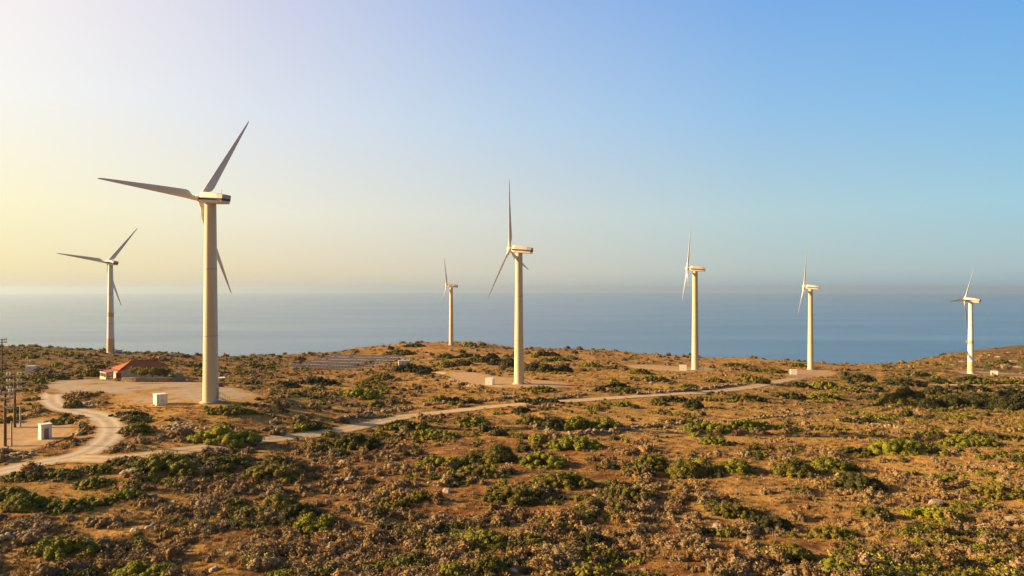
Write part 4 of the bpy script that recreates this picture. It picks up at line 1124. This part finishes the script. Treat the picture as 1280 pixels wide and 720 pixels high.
def scatter(n, dens, seed, lo=52, hi=540):
    r = np.random.default_rng(seed)
    Y = lo*(hi/lo)**(r.random(n)*.999)                      # thins out with distance
    u = r.uniform(-1.0, 1.0, n); X = u*Y
    Z = H(X, Y)
    ridge = np.interp(u, _ru, _rd)
    p = dens(X, Y, Z)
    px, py = project(X, Y, Z)
    ok = (r.random(n) < p) & (bare_d(X, Y) > .45) & (Y < ridge+25)
    return X[ok], Y[ok], Z[ok]
def clump(X, Y, s, lo, hi):
    return np.clip((fbm(X/s+3, Y/s+8, 3)-lo)/(hi-lo), 0, 1)
X, Y, Z = scatter(40000, lambda x, y, z: np.clip(lookup(TUFT, x, y, z)*1.3*(.05+1.5*clump(x, y, 6, .40, .59)), 0, 1), 21)
n = len(X); r = np.random.default_rng(5)
hx = np.array([g.x for g in (turbine_base)]); hy = np.array([g.y for g in turbine_base])
ok = np.ones(n, bool)
for a, b in zip(hx, hy): ok &= np.hypot(X-a, Y-b) > 3
hc = house.location; ok &= np.hypot(X-hc.x-3, Y-hc.y-8) > 13
X, Y, Z = X[ok], Y[ok], Z[ok]; n = len(X)
S = np.clip(np.exp(r.normal(size=n)*.52)*1.04, .35, 3.2)*(1+np.clip((Y-150)/500, 0, .6))
px, py = project(X, Y, Z)
inframe = (px > 5) & (px < 1275) & (py < 716)
show = np.where(inframe, S/Y, 0)
order = np.argsort(-show)
big = set(order[:290].tolist())
# each big tuft is named after the nearest shrub and the side of it that it stands on
SIDE = lambda dx, dy: ('right of' if dx > 0 else 'left of') if abs(dx) > abs(dy)*1.2 else ('behind' if dy > 0 else 'in front of')
slots = {}
LX = np.array([l[0].x for l in LAND]); LY = np.array([l[0].y for l in LAND])
lpx, lpy = project(LX, LY, np.array([l[0].z for l in LAND]))
lvis = (lpx > 0) & (lpx < 1280) & (lpy < 730)
items = []
for i in big:
    k = int(np.argmin(np.hypot(LX-X[i], LY-Y[i]) + np.where(lvis, 0, 1e6)))
    d = math.hypot(LX[k]-X[i], LY[k]-Y[i])
    items.append((k, SIDE(X[i]-LX[k], Y[i]-LY[k]), d, i))
items.sort()
NTH = ['nearest','second','third','fourth','fifth','sixth','seventh','eighth','ninth','tenth','eleventh','twelfth']
SHORT = {}
for z in ZONES: SHORT[z[0]] = z[1]
for k, side, d, i in items:
    q = slots.get((k, side), 0); slots[(k, side)] = q+1
    ti = int(r.integers(0, len(TUFTS)))
    o = bpy.data.objects.new('cushion_shrub', TUFTS[ti]); COL.objects.link(o)
    o.location = (X[i], Y[i], Z[i]-.04); o.rotation_euler = (0, 0, r.uniform(0, 6.28)); s = S[i]; o.scale = (s*1.1, s, s*r.uniform(.8, 1.1))
    zone = LAND[k][4]
    nth = NTH[q] if q < 12 else 'a farther'
    tag(o, '%s tuft, %s %s %s of %s' % ('grey-brown' if ti % 3 else 'brown', nth, side, LAND[k][3].replace(' from the left', ' from left'), SHORT[zone]), 'shrub', 'dry cushion tufts')

def stuff_object(name, label, pos, rot, scl, idx, protos):
    me = bpy.data.meshes.new(name); me.vertices.add(len(pos)); me.vertices.foreach_set('co', np.asarray(pos, np.float32).ravel())
    attr(me, 'turn', rot)
    a = me.attributes.new('size', 'FLOAT_VECTOR', 'POINT'); a.data.foreach_set('vector', np.asarray(scl, np.float32).ravel())
    a = me.attributes.new('pick', 'INT', 'POINT'); a.data.foreach_set('value', np.asarray(idx, np.int32))
    o = bpy.data.objects.new(name, me); COL.objects.link(o)
    col = bpy.data.collections.new(name + '_kinds')
    for i, p in enumerate(protos):
        q = bpy.data.objects.new('%s_%02d' % (name, i), p); col.objects.link(q)
    ng = bpy.data.node_groups.new(name, 'GeometryNodeTree')
    ng.interface.new_socket('Geometry', in_out='INPUT', socket_type='NodeSocketGeometry'); ng.interface.new_socket('Geometry', in_out='OUTPUT', socket_type='NodeSocketGeometry')
    nd, lk = ng.nodes, ng.links
    gi, go = nd.new('NodeGroupInput'), nd.new('NodeGroupOutput')
    ci = nd.new('GeometryNodeCollectionInfo'); ci.inputs[0].default_value = col; ci.inputs[1].default_value = True; ci.inputs[2].default_value = True
    ip = nd.new('GeometryNodeInstanceOnPoints'); ip.inputs['Pick Instance'].default_value = True
    def na(nm, dt):
        x = nd.new('GeometryNodeInputNamedAttribute'); x.data_type = dt; x.inputs[0].default_value = nm
        return [s for s in x.outputs if s.enabled and s.name == 'Attribute'][0]
    cx = nd.new('ShaderNodeCombineXYZ'); lk.new(na('turn', 'FLOAT'), cx.inputs[2])
    er = nd.new('FunctionNodeEulerToRotation'); lk.new(cx.outputs[0], er.inputs[0]); lk.new(er.outputs[0], ip.inputs['Rotation'])
    lk.new(na('size', 'FLOAT_VECTOR'), ip.inputs['Scale']); lk.new(na('pick', 'INT'), ip.inputs['Instance Index'])
    lk.new(gi.outputs[0], ip.inputs['Points']); lk.new(ci.outputs[0], ip.inputs['Instance']); lk.new(ip.outputs[0], go.inputs[0])
    md = o.modifiers.new('scatter', 'NODES'); md.node_group = ng
    tag(o, label, kind='stuff')
    return o
rest = np.array([i for i in range(n) if i not in big])
s = S[rest]
grn = clump(X[rest]+70, Y[rest]+30, 8, .54, .66) > r.random(len(rest))
pk = np.where(grn, r.integers(8, 14, len(rest)), r.integers(0, 8, len(rest)))
s = s*np.where(grn, 1.25, 1.0)
stuff_object('low_scrub', 'low grey-brown and olive scrub covering the hillside', np.c_[X[rest], Y[rest], Z[rest]-.04], r.uniform(0, 6.28, len(rest)), np.c_[s*1.1, s, s*r.uniform(.75, 1.15, len(rest))], pk, LOW)
# far olive scrub on the brows and in the gully
X, Y, Z = scatter(16000, lambda x, y, z: np.clip((lookup(SCRUB, x, y, z)-.12)*1.25*(.2+1.4*clump(x, y, 14, .4, .6)), 0, 1), 33, 120, 640)
n = len(X); s = np.clip(np.exp(r.normal(size=n)*.4)*1.3, .6, 3.2)
OLV = [cloud_mesh('olive_scrub', tuft_data(rrn, .15, .40, .9), M[('leaf_olive','leaf_green','leaf_dark','leaf_olive')[i % 4]]) for i in range(8)]
stuff_object('olive_scrub', 'dense low olive-green scrub on the far brow and gully sides', np.c_[X, Y, Z-.05], r.uniform(0, 6.28, n), np.c_[s*1.3, s*1.1, s*r.uniform(.6, 1.0, n)], r.integers(0, 8, n), OLV)
X, Y, Z = scatter(42000, lambda x, y, z: np.clip((lookup(STRAW, x, y, z)+.15)*(.3+1.1*clump(x, y, 5, .4, .6)), 0, 1), 44, 52, 330)
n = len(X); s = r.uniform(.18, .42, n)*(1+np.clip((Y-100)/250, 0, .6))
stuff_object('dry_grass', 'dry straw-coloured grass tufts over the hillside', np.c_[X, Y, Z], r.uniform(0, 6.28, n), np.c_[s*1.5, s*1.5, s], r.integers(0, 4, n), GRASS)
X, Y, Z = scatter(7500, lambda x, y, z: .10+.8*clump(x, y, 9, .5, .68), 55, 52, 420)
n = len(X); s = np.exp(r.normal(size=n)*.55)*.17
stuff_object('loose_stones', 'loose pale stones strewn over the hillside', np.c_[X, Y, Z], r.uniform(0, 6.28, n), np.c_[s*1.2, s, s], r.integers(0, 4, n), STONE)
